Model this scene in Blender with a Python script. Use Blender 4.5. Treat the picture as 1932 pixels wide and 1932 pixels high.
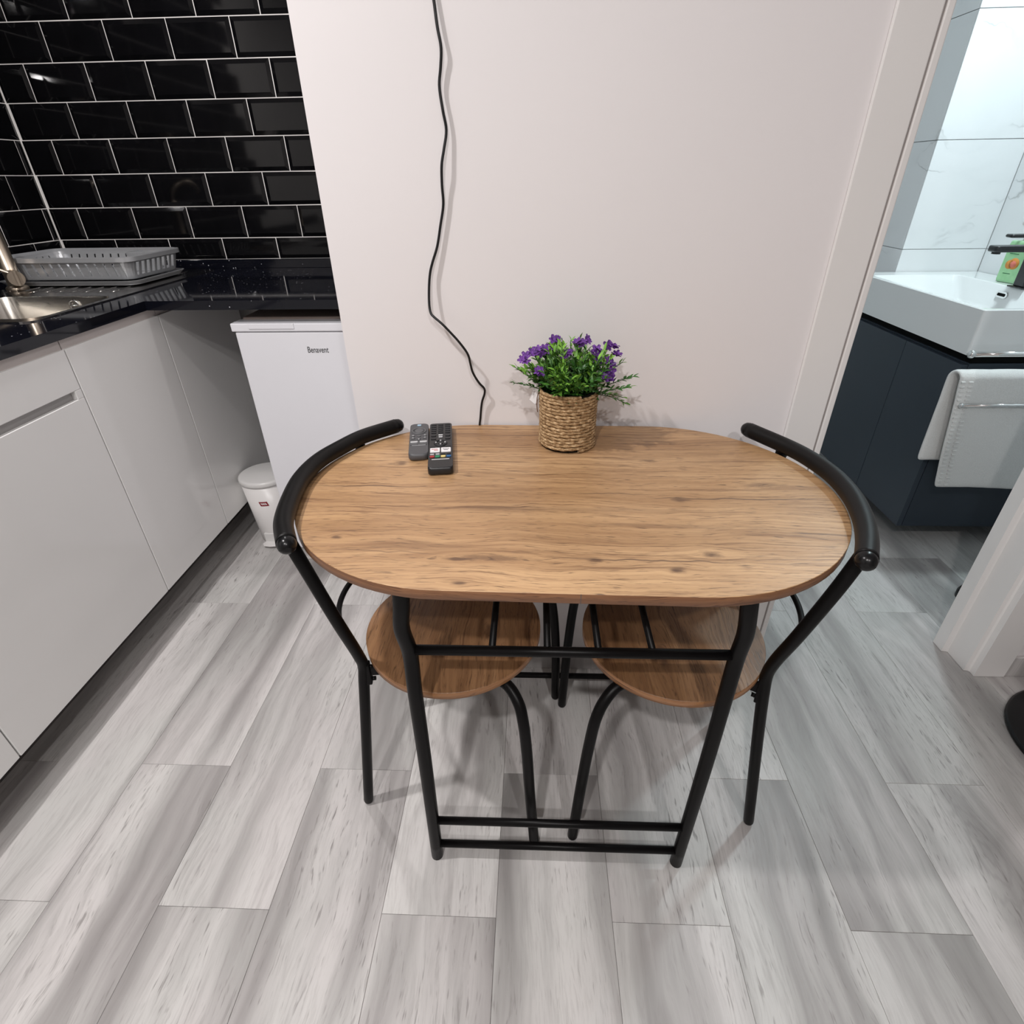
import bpy, bmesh, math, random
from mathutils import Vector, Matrix
random.seed(7)
PI = math.pi
for o in list(bpy.data.objects): bpy.data.objects.remove(o)
S = bpy.context.scene
COL = S.collection

# ------------------------------------------------------------------ camera
cd = bpy.data.cameras.new('camera'); cam = bpy.data.objects.new('camera', cd); COL.objects.link(cam)
cd.sensor_width = 36.0; cd.lens = 36.0 * 1038.2 / 1932.0; cd.clip_start = 0.02
H = 1.215
_R = Vector((0.9992018, 0.0373089, -0.0142745)); _U = Vector((-0.0071780, 0.5192191, 0.8546110)); _F = Vector((-0.0392962, 0.8538264, -0.5190725))
cam.matrix_world = Matrix(((_R.x, _U.x, -_F.x, 0), (_R.y, _U.y, -_F.y, 0), (_R.z, _U.z, -_F.z, H), (0, 0, 0, 1)))
S.camera = cam

# ------------------------------------------------------------------ world, exposure
W = bpy.data.worlds.new('world'); S.world = W; W.use_nodes = True
W.node_tree.nodes['Background'].inputs[0].default_value = (0.8, 0.82, 0.85, 1)
W.node_tree.nodes['Background'].inputs[1].default_value = 0.05
vs = S.view_settings
vs.view_transform = 'Standard'; vs.look = 'None'; vs.gamma = 1.0; vs.use_curve_mapping = False
vs.exposure = 0.06

# ------------------------------------------------------------------ lamps
def lamp(name, loc, power, size, color=(1, 1, 1), shape='DISK', rot=(0, 0, 0), spread=PI):
    l = bpy.data.lights.new(name, 'AREA'); l.energy = power; l.shape = shape; l.size = size; l.color = color; l.spread = spread
    o = bpy.data.objects.new(name, l); COL.objects.link(o); o.location = loc; o.rotation_euler = rot
    return o
WARM = (1.0, 0.966, 0.954); COOL = (0.80, 0.96, 1.0)
CEIL = 2.45
ROOM_LIGHTS = [(-1.0, 0.48, 25, WARM), (-0.85, 1.70, 9, WARM), (-0.35, -0.75, 25, WARM), (0.45, -1.10, 20, WARM)]
BATH_LIGHTS = [(1.47, 1.95, 17.5, COOL)]
for x, y, p, c in ROOM_LIGHTS + BATH_LIGHTS:
    lamp('lamp', (x, y, CEIL - 0.03), p, 0.16 if x > 1.4 else 0.08, c)

# ------------------------------------------------------------------ node helpers
class NT:
    def __init__(s, name):
        s.m = bpy.data.materials.new(name); s.m.use_nodes = True; s.t = s.m.node_tree
        s.b = s.t.nodes['Principled BSDF']; s.out = s.t.nodes['Material Output']
    def n(s, typ, **k):
        nd = s.t.nodes.new(typ)
        for a, v in k.items(): setattr(nd, a, v)
        return nd
    def l(s, a, b): s.t.links.new(a, b)
    def set(s, sock, v):
        if hasattr(v, 'is_output') or isinstance(v, bpy.types.NodeSocket): s.l(v, sock)
        else: sock.default_value = v
    def coord(s, which='Object'): return s.n('ShaderNodeTexCoord').outputs[which]
    def mapping(s, v, scale=(1, 1, 1), rot=(0, 0, 0), loc=(0, 0, 0)):
        m = s.n('ShaderNodeMapping'); s.l(v, m.inputs['Vector'])
        m.inputs['Scale'].default_value = scale; m.inputs['Rotation'].default_value = rot; m.inputs['Location'].default_value = loc
        return m.outputs[0]
    def noise(s, v, scale, detail=2.0, rough=0.5, dist=0.0):
        m = s.n('ShaderNodeTexNoise'); s.l(v, m.inputs['Vector'])
        m.inputs['Scale'].default_value = scale; m.inputs['Detail'].default_value = detail
        m.inputs['Roughness'].default_value = rough; m.inputs['Distortion'].default_value = dist
        return m.outputs['Fac']
    def math(s, op, a, b=0.0, c=0.0, clamp=False):
        m = s.n('ShaderNodeMath', operation=op, use_clamp=clamp)
        s.set(m.inputs[0], a); s.set(m.inputs[1], b); s.set(m.inputs[2], c)
        return m.outputs[0]
    def vmath(s, op, a, b):
        m = s.n('ShaderNodeVectorMath', operation=op); s.set(m.inputs[0], a); s.set(m.inputs[1], b)
        return m.outputs[0]
    def comb(s, x, y, z):
        m = s.n('ShaderNodeCombineXYZ'); s.set(m.inputs[0], x); s.set(m.inputs[1], y); s.set(m.inputs[2], z); return m.outputs[0]
    def sep(s, v):
        m = s.n('ShaderNodeSeparateXYZ'); s.l(v, m.inputs[0]); return m.outputs
    def ramp(s, f, stops, interp='LINEAR'):
        m = s.n('ShaderNodeValToRGB'); cr = m.color_ramp; cr.interpolation = interp
        while len(cr.elements) < len(stops): cr.elements.new(0.5)
        for e, (p, c) in zip(cr.elements, stops):
            e.position = p; e.color = (c, c, c, 1) if not hasattr(c, '__len__') else tuple(c) + (1,)
        s.l(f, m.inputs[0]); return m.outputs[0]
    def mix(s, f, a, b, blend='MIX'):
        m = s.n('ShaderNodeMix', data_type='RGBA', blend_type=blend); s.set(m.inputs[0], f)
        for sk, v in ((m.inputs[6], a), (m.inputs[7], b)):
            if isinstance(v, tuple): sk.default_value = v if len(v) == 4 else v + (1,)
            else: s.l(v, sk)
        return m.outputs[2]
    def maprange(s, v, a, b, c, d, smooth=False):
        m = s.n('ShaderNodeMapRange'); 
        if smooth: m.interpolation_type = 'SMOOTHSTEP'
        s.l(v, m.inputs[0])
        for i, x in enumerate((a, b, c, d)): m.inputs[i + 1].default_value = x
        return m.outputs[0]
    def bump(s, hgt, strength=0.2, dist=0.002):
        m = s.n('ShaderNodeBump'); s.l(hgt, m.inputs['Height']); m.inputs['Strength'].default_value = strength
        m.inputs['Distance'].default_value = dist; s.l(m.outputs[0], s.b.inputs['Normal'])
    def base(s, c): s.set(s.b.inputs['Base Color'], c if not isinstance(c, tuple) else (c if len(c) == 4 else c + (1,)))
    def pbr(s, rough=0.5, spec=0.5, metal=0.0, coat=0.0, coat_rough=0.05):
        s.set(s.b.inputs['Roughness'], rough); s.b.inputs['Specular IOR Level'].default_value = spec
        s.b.inputs['Metallic'].default_value = metal; s.b.inputs['Coat Weight'].default_value = coat; s.b.inputs['Coat Roughness'].default_value = coat_rough

def simple(name, col, rough=0.5, spec=0.5, metal=0.0, var=0.04, vscale=6.0, bump=0.0, bscale=200.0, coat=0.0):
    t = NT(name); v = t.coord()
    n = t.noise(v, vscale, 3)
    lo = tuple(c * (1 - var) for c in col); hi = tuple(min(1, c * (1 + var)) for c in col)
    t.base(t.ramp(n, [(0.3, lo), (0.7, hi)])); t.pbr(rough, spec, metal, coat)
    if bump: t.bump(t.noise(v, bscale, 3), bump, 0.001)
    return t.m

def oak(name, rot=0.0, knots=(), lines=(), off=(0, 0, 0), tint=1.0, edge=False):
    """oak laminate, grain along local X (before rot)"""
    t = NT(name); v0 = t.coord()
    if edge:
        ex, ey, ez = t.sep(v0); v0 = t.comb(t.math('ADD', ex, ey), ez, 0.0)
    v = t.mapping(v0, rot=(0, 0, rot), loc=off)
    w = t.noise(t.mapping(v, scale=(2.2, 5, 1)), 1.6, 2)
    wob = t.math('MULTIPLY', t.math('SUBTRACT', w, 0.5), 0.05)
    x, y, z = t.sep(v)
    kmask = None; kring = None
    for (kx, ky, rx, ry, s_) in knots:
        d = t.math('SQRT', t.math('ADD', t.math('POWER', t.math('DIVIDE', t.math('SUBTRACT', x, kx), rx), 2.0), t.math('POWER', t.math('DIVIDE', t.math('SUBTRACT', y, ky), ry), 2.0)))
        dn = t.math('ADD', d, t.math('MULTIPLY', t.math('SUBTRACT', t.noise(t.mapping(v, scale=(60, 150, 1)), 1.0, 2), 0.5), 1.3))
        k = t.maprange(dn, 0.2, 1.15, s_, 0.0, True)
        kmask = k if kmask is None else t.math('MAXIMUM', kmask, k)
        # grain flows around the knot
        g = t.math('MULTIPLY', t.math('MULTIPLY', t.math('SUBTRACT', y, ky), -0.75), t.maprange(d, 0.0, 3.2, 1.0, 0.0, True))
        kring = g if kring is None else t.math('ADD', kring, g)
    w2 = t.noise(t.mapping(v, scale=(26, 60, 1)), 1.0, 2)
    yy = t.math('ADD', t.math('ADD', y, wob), t.math('MULTIPLY', t.math('SUBTRACT', w2, 0.5), 0.0045))
    if kring is not None: yy = t.math('ADD', yy, kring)
    u = t.comb(x, yy, z)
    band = t.noise(t.mapping(u, scale=(1.1, 13, 1)), 1.0, 4, 0.55)
    fine = t.noise(t.mapping(u, scale=(7, 210, 1)), 1.0, 3, 0.6)
    mid = t.noise(t.mapping(u, scale=(3.0, 62, 1)), 1.0, 4, 0.65)
    pore = t.noise(t.mapping(u, scale=(38, 520, 1)), 1.0, 2, 0.5)
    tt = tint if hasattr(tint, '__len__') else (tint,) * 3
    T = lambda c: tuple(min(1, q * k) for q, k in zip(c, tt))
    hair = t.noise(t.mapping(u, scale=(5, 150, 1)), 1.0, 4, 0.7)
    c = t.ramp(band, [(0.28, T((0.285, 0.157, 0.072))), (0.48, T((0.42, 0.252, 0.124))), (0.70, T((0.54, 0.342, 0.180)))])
    c = t.mix(t.maprange(mid, 0.47, 0.30, 0.0, 0.55), c, T((0.17, 0.085, 0.040)))
    c = t.mix(t.maprange(hair, 0.455, 0.34, 0.0, 0.80), c, T((0.155, 0.077, 0.036)))
    c = t.mix(t.maprange(fine, 0.58, 0.36, 0.0, 0.40), c, T((0.25, 0.128, 0.060)))
    c = t.mix(t.maprange(pore, 0.41, 0.29, 0.0, 0.75), c, T((0.090, 0.048, 0.028)))
    for (lx, ly, rx, ry, s_) in lines:
        yw = t.math('ADD', y, t.math('MULTIPLY', t.math('SUBTRACT', t.noise(t.mapping(v, scale=(14, 1, 1)), 1.0, 3), 0.5), 0.022))
        d = t.math('ADD', t.math('POWER', t.math('DIVIDE', t.math('SUBTRACT', x, lx), rx), 2.0), t.math('POWER', t.math('DIVIDE', t.math('SUBTRACT', yw, ly), ry), 2.0))
        c = t.mix(t.maprange(d, 0.1, 1.0, s_, 0.0, True), c, T((0.08, 0.042, 0.028)))
    if kmask is not None: c = t.mix(kmask, c, T((0.085, 0.042, 0.024)))
    t.base(c); t.pbr(t.maprange(fine, 0.3, 0.7, 0.46, 0.34), 0.5)
    t.bump(fine, 0.35, 0.0009)
    return t.m

def floor_mat(name):
    t = NT(name); v0 = t.coord()
    rnd = t.n('ShaderNodeObjectInfo').outputs['Random']
    off = t.comb(t.math('MULTIPLY', rnd, 31.7), t.math('MULTIPLY', rnd, 17.3), t.math('MULTIPLY', rnd, 5.1))
    v = t.vmath('ADD', v0, off)
    w = t.noise(t.mapping(v, scale=(4, 1.6, 1)), 1.3, 3)
    x, y, z = t.sep(v)
    xx = t.math('ADD', x, t.math('MULTIPLY', t.math('SUBTRACT', w, 0.5), 0.09))
    u = t.comb(xx, y, z)
    band = t.noise(t.mapping(u, scale=(9.0, 0.62, 1)), 1.0, 4, 0.5)
    mid = t.noise(t.mapping(u, scale=(30, 2.6, 1)), 1.0, 4, 0.6)
    fine = t.noise(t.mapping(u, scale=(230, 17, 1)), 1.0, 4, 0.65)
    hair = t.noise(t.mapping(u, scale=(120, 8, 1)), 1.0, 4, 0.7)
    pore = t.noise(t.mapping(u, scale=(210, 24, 1)), 1.0, 2, 0.5)
    hue = t.noise(t.mapping(v, scale=(5, 3, 1)), 1.0, 2)
    c = t.ramp(band, [(0.31, (0.235, 0.221, 0.217)), (0.42, (0.365, 0.348, 0.342)), (0.53, (0.515, 0.494, 0.486)), (0.70, (0.585, 0.562, 0.552))])
    c = t.mix(t.maprange(hue, 0.4, 0.62, 0.0, 0.6), c, t.mix(1.0, c, (0.945, 0.985, 0.965), 'MULTIPLY'))
    c = t.mix(t.maprange(mid, 0.47, 0.28, 0.0, 0.40), c, (0.22, 0.207, 0.203))
    c = t.mix(t.maprange(fine, 0.52, 0.34, 0.0, 0.30), c, (0.30, 0.283, 0.277))
    gate = t.maprange(t.noise(t.mapping(u, scale=(7, 1.6, 1)), 1.0, 2), 0.40, 0.6, 0.15, 0.9)
    c = t.mix(t.math('MULTIPLY', t.maprange(hair, 0.42, 0.30, 0.0, 0.75), gate), c, (0.19, 0.176, 0.17))
    c = t.mix(t.math('MULTIPLY', t.maprange(pore, 0.38, 0.28, 0.0, 0.8), gate), c, (0.17, 0.155, 0.15))
    # knot swirls
    kn = t.n('ShaderNodeTexVoronoi'); t.l(t.mapping(u, scale=(5.0, 1.6, 1)), kn.inputs['Vector']); kn.inputs['Scale'].default_value = 1.0
    ring = t.n('ShaderNodeTexWave', wave_type='RINGS'); 
    kd = kn.outputs['Distance']
    rg = t.math('SINE', t.math('MULTIPLY', t.math('ADD', kd, t.math('MULTIPLY', mid, 0.25)), 95.0))
    t.t.nodes.remove(ring)
    c = t.mix(t.math('MULTIPLY', t.maprange(rg, 0.2, 1.0, 0.0, 0.30), t.maprange(kd, 0.08, 0.30, 1.0, 0.0, True)), c, (0.22, 0.21, 0.205))
    br = t.maprange(rnd, 0, 1, 0.95, 1.05)
    c = t.mix(1.0, c, t.comb(br, br, br), 'MULTIPLY')
    t.base(c); t.pbr(t.maprange(fine, 0.3, 0.7, 0.50, 0.38), 0.4)
    t.bump(pore, 0.10, 0.0008)
    return t.m

def marble(name):
    t = NT(name); v = t.coord()
    w = t.noise(v, 2.2, 5, 0.6)
    wv = t.vmath('ADD', v, t.comb(t.math('MULTIPLY', w, 0.22), t.math('MULTIPLY', w, 0.18), t.math('MULTIPLY', w, 0.28)))
    n = t.noise(t.mapping(wv, scale=(0.9, 0.9, 2.6)), 1.3, 4, 0.55)
    ridge = t.math('ABSOLUTE', t.math('SUBTRACT', n, 0.5))
    gate = t.maprange(t.noise(v, 4.1, 2), 0.50, 0.64, 0.0, 1.0)
    vein = t.math('MULTIPLY', t.maprange(ridge, 0.0, 0.011, 0.62, 0.0), gate)
    soft = t.maprange(ridge, 0.0, 0.06, 0.07, 0.0)
    c = t.mix(soft, (0.80, 0.81, 0.82), (0.55, 0.56, 0.58))
    c = t.mix(vein, c, (0.30, 0.30, 0.30))
    t.base(c); t.pbr(0.22, 0.4)
    return t.m

def granite(name):
    t = NT(name); v = t.coord()
    vo = t.n('ShaderNodeTexVoronoi'); t.l(v, vo.inputs['Vector']); vo.inputs['Scale'].default_value = 105
    r = t.sep(vo.outputs['Color'])[0]
    spk = t.math('MULTIPLY', t.maprange(vo.outputs['Distance'], 0.12, 0.20, 1.0, 0.0), t.math('GREATER_THAN', r, 0.88))
    c = t.mix(spk, (0.0045, 0.0050, 0.0085), (0.62, 0.63, 0.68))
    t.base(c); t.pbr(0.06, 0.38); return t.m

def steel(name, rough=0.22, col=(0.62, 0.59, 0.54), sc=(4, 300, 4)):
    t = NT(name); v = t.coord()
    n = t.noise(t.mapping(v, scale=sc), 1.0, 2)
    t.base(t.ramp(n, [(0.3, tuple(c * 0.9 for c in col)), (0.7, col)])); t.pbr(t.maprange(n, 0.3, 0.7, rough * 0.8, rough * 1.3), 0.5, 1.0)
    return t.m

def towel_mat(name):
    t = NT(name); v = t.coord()
    n = t.noise(v, 420, 3, 0.7); b = t.noise(v, 14, 3)
    t.base(t.ramp(n, [(0.3, (0.74, 0.735, 0.72)), (0.7, (0.86, 0.855, 0.84))])); t.pbr(0.95, 0.1)
    t.bump(t.math('ADD', n, t.math('MULTIPLY', b, 2.0)), 0.7, 0.003)
    return t.m

def rope_mat(name):
    t = NT(name); v = t.coord()
    n = t.noise(t.mapping(v, scale=(1, 1, 1)), 130, 3, 0.6); m = t.noise(v, 900, 2)
    c = t.ramp(n, [(0.30, (0.16, 0.088, 0.038)), (0.5, (0.36, 0.232, 0.118)), (0.68, (0.62, 0.445, 0.26))])
    t.base(t.mix(t.maprange(m, 0.5, 0.25, 0, 0.5), c, (0.10, 0.055, 0.025))); t.pbr(0.75, 0.25); return t.m

def wall_mat(name, col):
    t = NT(name); v = t.coord()
    n = t.noise(v, 3.0, 3)
    t.base(t.ramp(n, [(0.3, tuple(c * 0.985 for c in col)), (0.7, col)])); t.pbr(0.7, 0.2)
    t.bump(t.noise(v, 160, 3), 0.05, 0.001); return t.m

def leaf_mat(name):
    t = NT(name); at = t.n('ShaderNodeAttribute'); at.attribute_name = 'tone'
    c = t.ramp(at.outputs['Fac'], [(0.0, (0.010, 0.040, 0.008)), (0.5, (0.035, 0.125, 0.018)), (1.0, (0.20, 0.42, 0.055))])
    t.base(c); t.pbr(0.42, 0.4); return t.m

def petal_mat(name):
    t = NT(name); v = t.coord()
    n = t.noise(v, 260, 2)
    t.base(t.ramp(n, [(0.3, (0.045, 0.010, 0.105)), (0.7, (0.19, 0.062, 0.34))])); t.pbr(0.6, 0.3); return t.m

def label_mat(name):
    t = NT(name); v = t.coord(); n = t.noise(v, 40, 2)
    t.base(t.ramp(n, [(0.3, (0.30, 0.60, 0.30)), (0.7, (0.40, 0.68, 0.38))])); t.pbr(0.35, 0.5); return t.m

M = dict(
    white_wall=wall_mat('white_wall_paint', (0.735, 0.708, 0.712)),
    low_bounce_wall=wall_mat('low_bounce_wall_tone', (0.36, 0.34, 0.33)),  # tone for the unseen walls, darkened to cut bounced light
    ceiling=wall_mat('ceiling_paint', (0.80, 0.79, 0.78)),
    trim=simple('white_trim', (0.72, 0.705, 0.695), 0.4, 0.4, var=0.01),
    groove_shade=simple('painted_groove_shade', (0.30, 0.275, 0.265), 0.7, 0.2),  # darkness of the recessed casing groove, put into the colour
    grout=simple('light_grout', (0.80, 0.78, 0.76), 0.85, 0.1, bump=0.2),
    black_tile=simple('black_glazed_tile', (0.0035, 0.0035, 0.0042), 0.06, 0.30, var=0.3, bump=0.018, bscale=9.0),
    marble=marble('marble_tile'), mgrout=simple('white_grout', (0.78, 0.79, 0.80), 0.8, 0.1),
    floor=floor_mat('grey_oak_plank'), slab=simple('floor_joint', (0.46, 0.445, 0.44), 0.8, 0.1),
    basebd=floor_mat('grey_wood_baseboard'),
    granite=granite('black_speckled_worktop'),
    gloss_white=simple('gloss_white_front', (0.78, 0.775, 0.765), 0.10, 0.5, var=0.008),
    carcass=simple('white_carcass', (0.60, 0.58, 0.565), 0.5, 0.3),
    channel=simple('beige_grip_rail', (0.64, 0.59, 0.57), 0.45, 0.4),
    grip=simple('grey_grip_groove', (0.42, 0.41, 0.405), 0.5, 0.4),
    plinth=simple('brown_grey_plinth', (0.10, 0.092, 0.088), 0.5, 0.35, vscale=30, var=0.15),
    fridge=simple('fridge_enamel', (0.73, 0.73, 0.765), 0.22, 0.5, var=0.008),
    fridge_top_shade=simple('fridge_top_painted_shade', (0.45, 0.37, 0.33), 0.45, 0.35),  # brown tint puts the shade under the worktop into the colour
    letter=simple('grey_print', (0.085, 0.085, 0.09), 0.5, 0.3),
    bin=simple('white_plastic', (0.74, 0.72, 0.71), 0.30, 0.5, var=0.01),
    bin2=simple('greyish_lid_plastic', (0.66, 0.65, 0.64), 0.30, 0.5, var=0.01),
    red=simple('red_sticker', (0.26, 0.018, 0.032), 0.5, 0.3), white_print=simple('white_print', (0.80, 0.72, 0.72), 0.5, 0.3),
    steel=steel('brushed_steel'), chrome=steel('chrome', 0.08, (0.78, 0.78, 0.78), (3, 3, 3)),
    nickel=steel('brushed_nickel', 0.32, (0.55, 0.47, 0.38)),
    drain_dark=steel('steel_dark_reflection', 0.16, (0.42, 0.41, 0.40)),  # same steel, darkened to imitate the reflection of the black tiles
    rack=simple('silver_grey_plastic', (0.42, 0.43, 0.445), 0.26, 0.6, metal=0.45, var=0.05),
    black_metal=simple('black_powder_coat', (0.0040, 0.0036, 0.0038), 0.36, 0.13, var=0.1, bump=0.04, bscale=700),
    foam=simple('black_foam_grip', (0.0055, 0.0050, 0.0050), 0.42, 0.20, var=0.1, bump=0.06, bscale=900),
    cap=simple('black_plastic_cap', (0.005, 0.005, 0.0055), 0.26, 0.28),
    cable=simple('black_cable', (0.006, 0.006, 0.007), 0.4, 0.4),
    navy=simple('navy_lacquer', (0.026, 0.036, 0.050), 0.42, 0.35, var=0.03),
    ceramic=simple('white_ceramic', (0.80, 0.81, 0.81), 0.06, 0.5, var=0.005),
    recess_shade=simple('painted_recess_shade', (0.004, 0.004, 0.004), 0.8, 0.1),  # near-black colour stands in for shade inside gap and slot
    matt_black=simple('matt_black_tap', (0.012, 0.013, 0.014), 0.30, 0.5),
    towel=towel_mat('white_terry'), rope=rope_mat('seagrass_rope'), inner=simple('dark_liner', (0.012, 0.011, 0.009), 0.9, 0.1),
    leaf=leaf_mat('leaf_green'), petal=petal_mat('purple_petal'), label=label_mat('green_label'),
    soap=simple('clear_green_soap', (0.36, 0.62, 0.36), 0.15, 0.5), darkgreen=simple('dark_green_print', (0.03, 0.16, 0.06), 0.5, 0.3),
    orange=simple('orange_fruit_print', (0.75, 0.30, 0.07), 0.5, 0.3), pink=simple('pink_fruit_print', (0.80, 0.22, 0.16), 0.5, 0.3),
    remote_grey=simple('grey_remote_plastic', (0.075, 0.075, 0.08), 0.45, 0.4), remote_black=simple('black_remote_plastic', (0.012, 0.012, 0.013), 0.35, 0.45),
    key=simple('dark_rubber_key', (0.022, 0.022, 0.024), 0.5, 0.4), key_grey=simple('grey_key', (0.11, 0.11, 0.115), 0.5, 0.4),
    key_lite=simple('pale_key', (0.55, 0.55, 0.56), 0.5, 0.3), key_white=simple('white_key', (0.78, 0.76, 0.77), 0.5, 0.3),
    key_red=simple('red_key', (0.35, 0.03, 0.03), 0.5), key_green=simple('green_key', (0.02, 0.22, 0.10), 0.5), key_yellow=simple('yellow_key', (0.72, 0.58, 0.22), 0.5), key_blue=simple('blue_key', (0.02, 0.11, 0.28), 0.5), key_led=simple('pale_blue_led', (0.45, 0.65, 0.80), 0.4),
    tag=simple('white_card_tag', (0.68, 0.66, 0.66), 0.6, 0.2), kraft=simple('brown_cord', (0.14, 0.07, 0.04), 0.7, 0.2),
)
OX, OY = 0.0625, 0.846
def tk(lst): return [(x - 0.052, y - OY, rx, ry, s) for x, y, rx, ry, s in lst]
M['table_oak'] = oak('table_oak', knots=tk([(-0.257, 0.935, .017, .010, .75), (0.398, 0.868, .050, .010, .45), (0.246, 0.813, .018, .011, .7), (0.258, 0.656, .018, .009, .8), (0.204, 0.617, .014, .009, .7), (-0.058, 0.635, .075, .010, .55), (-0.103, 0.632, .028, .006, .85), (0.093, 0.635, .014, .006, .8), (-0.095, 0.577, .014, .007, .6), (-0.298, 0.681, .010, .006, .8), (0.215, 0.960, .018, .009, .6), (-0.125, 0.975, .02, .008, .5)]),
                     lines=tk([(-0.30, 0.842, .11, .0026, .75), (0.34, 0.818, .18, .0024, .75), (0.13, 0.829, .09, .0022, .6), (0.17, 0.638, .16, .0024, .7), (-0.05, 0.905, .30, .0016, .35), (0.05, 1.072, .30, .0024, .5), (-0.22, 0.645, .12, .0018, .45), (0.05, 0.775, .35, .010, .22), (0.22, 0.73, .22, .006, .20)]))
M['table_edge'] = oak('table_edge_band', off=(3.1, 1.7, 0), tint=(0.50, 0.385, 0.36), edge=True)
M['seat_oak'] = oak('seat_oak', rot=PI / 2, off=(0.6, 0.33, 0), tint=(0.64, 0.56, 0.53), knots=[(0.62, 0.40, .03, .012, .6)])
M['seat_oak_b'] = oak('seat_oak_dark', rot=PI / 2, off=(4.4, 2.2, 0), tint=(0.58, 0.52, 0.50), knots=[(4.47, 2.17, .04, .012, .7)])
M['seat_edge'] = oak('seat_edge_band', off=(7.1, 0.7, 0), tint=(0.82, 0.68, 0.62), edge=True)

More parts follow.
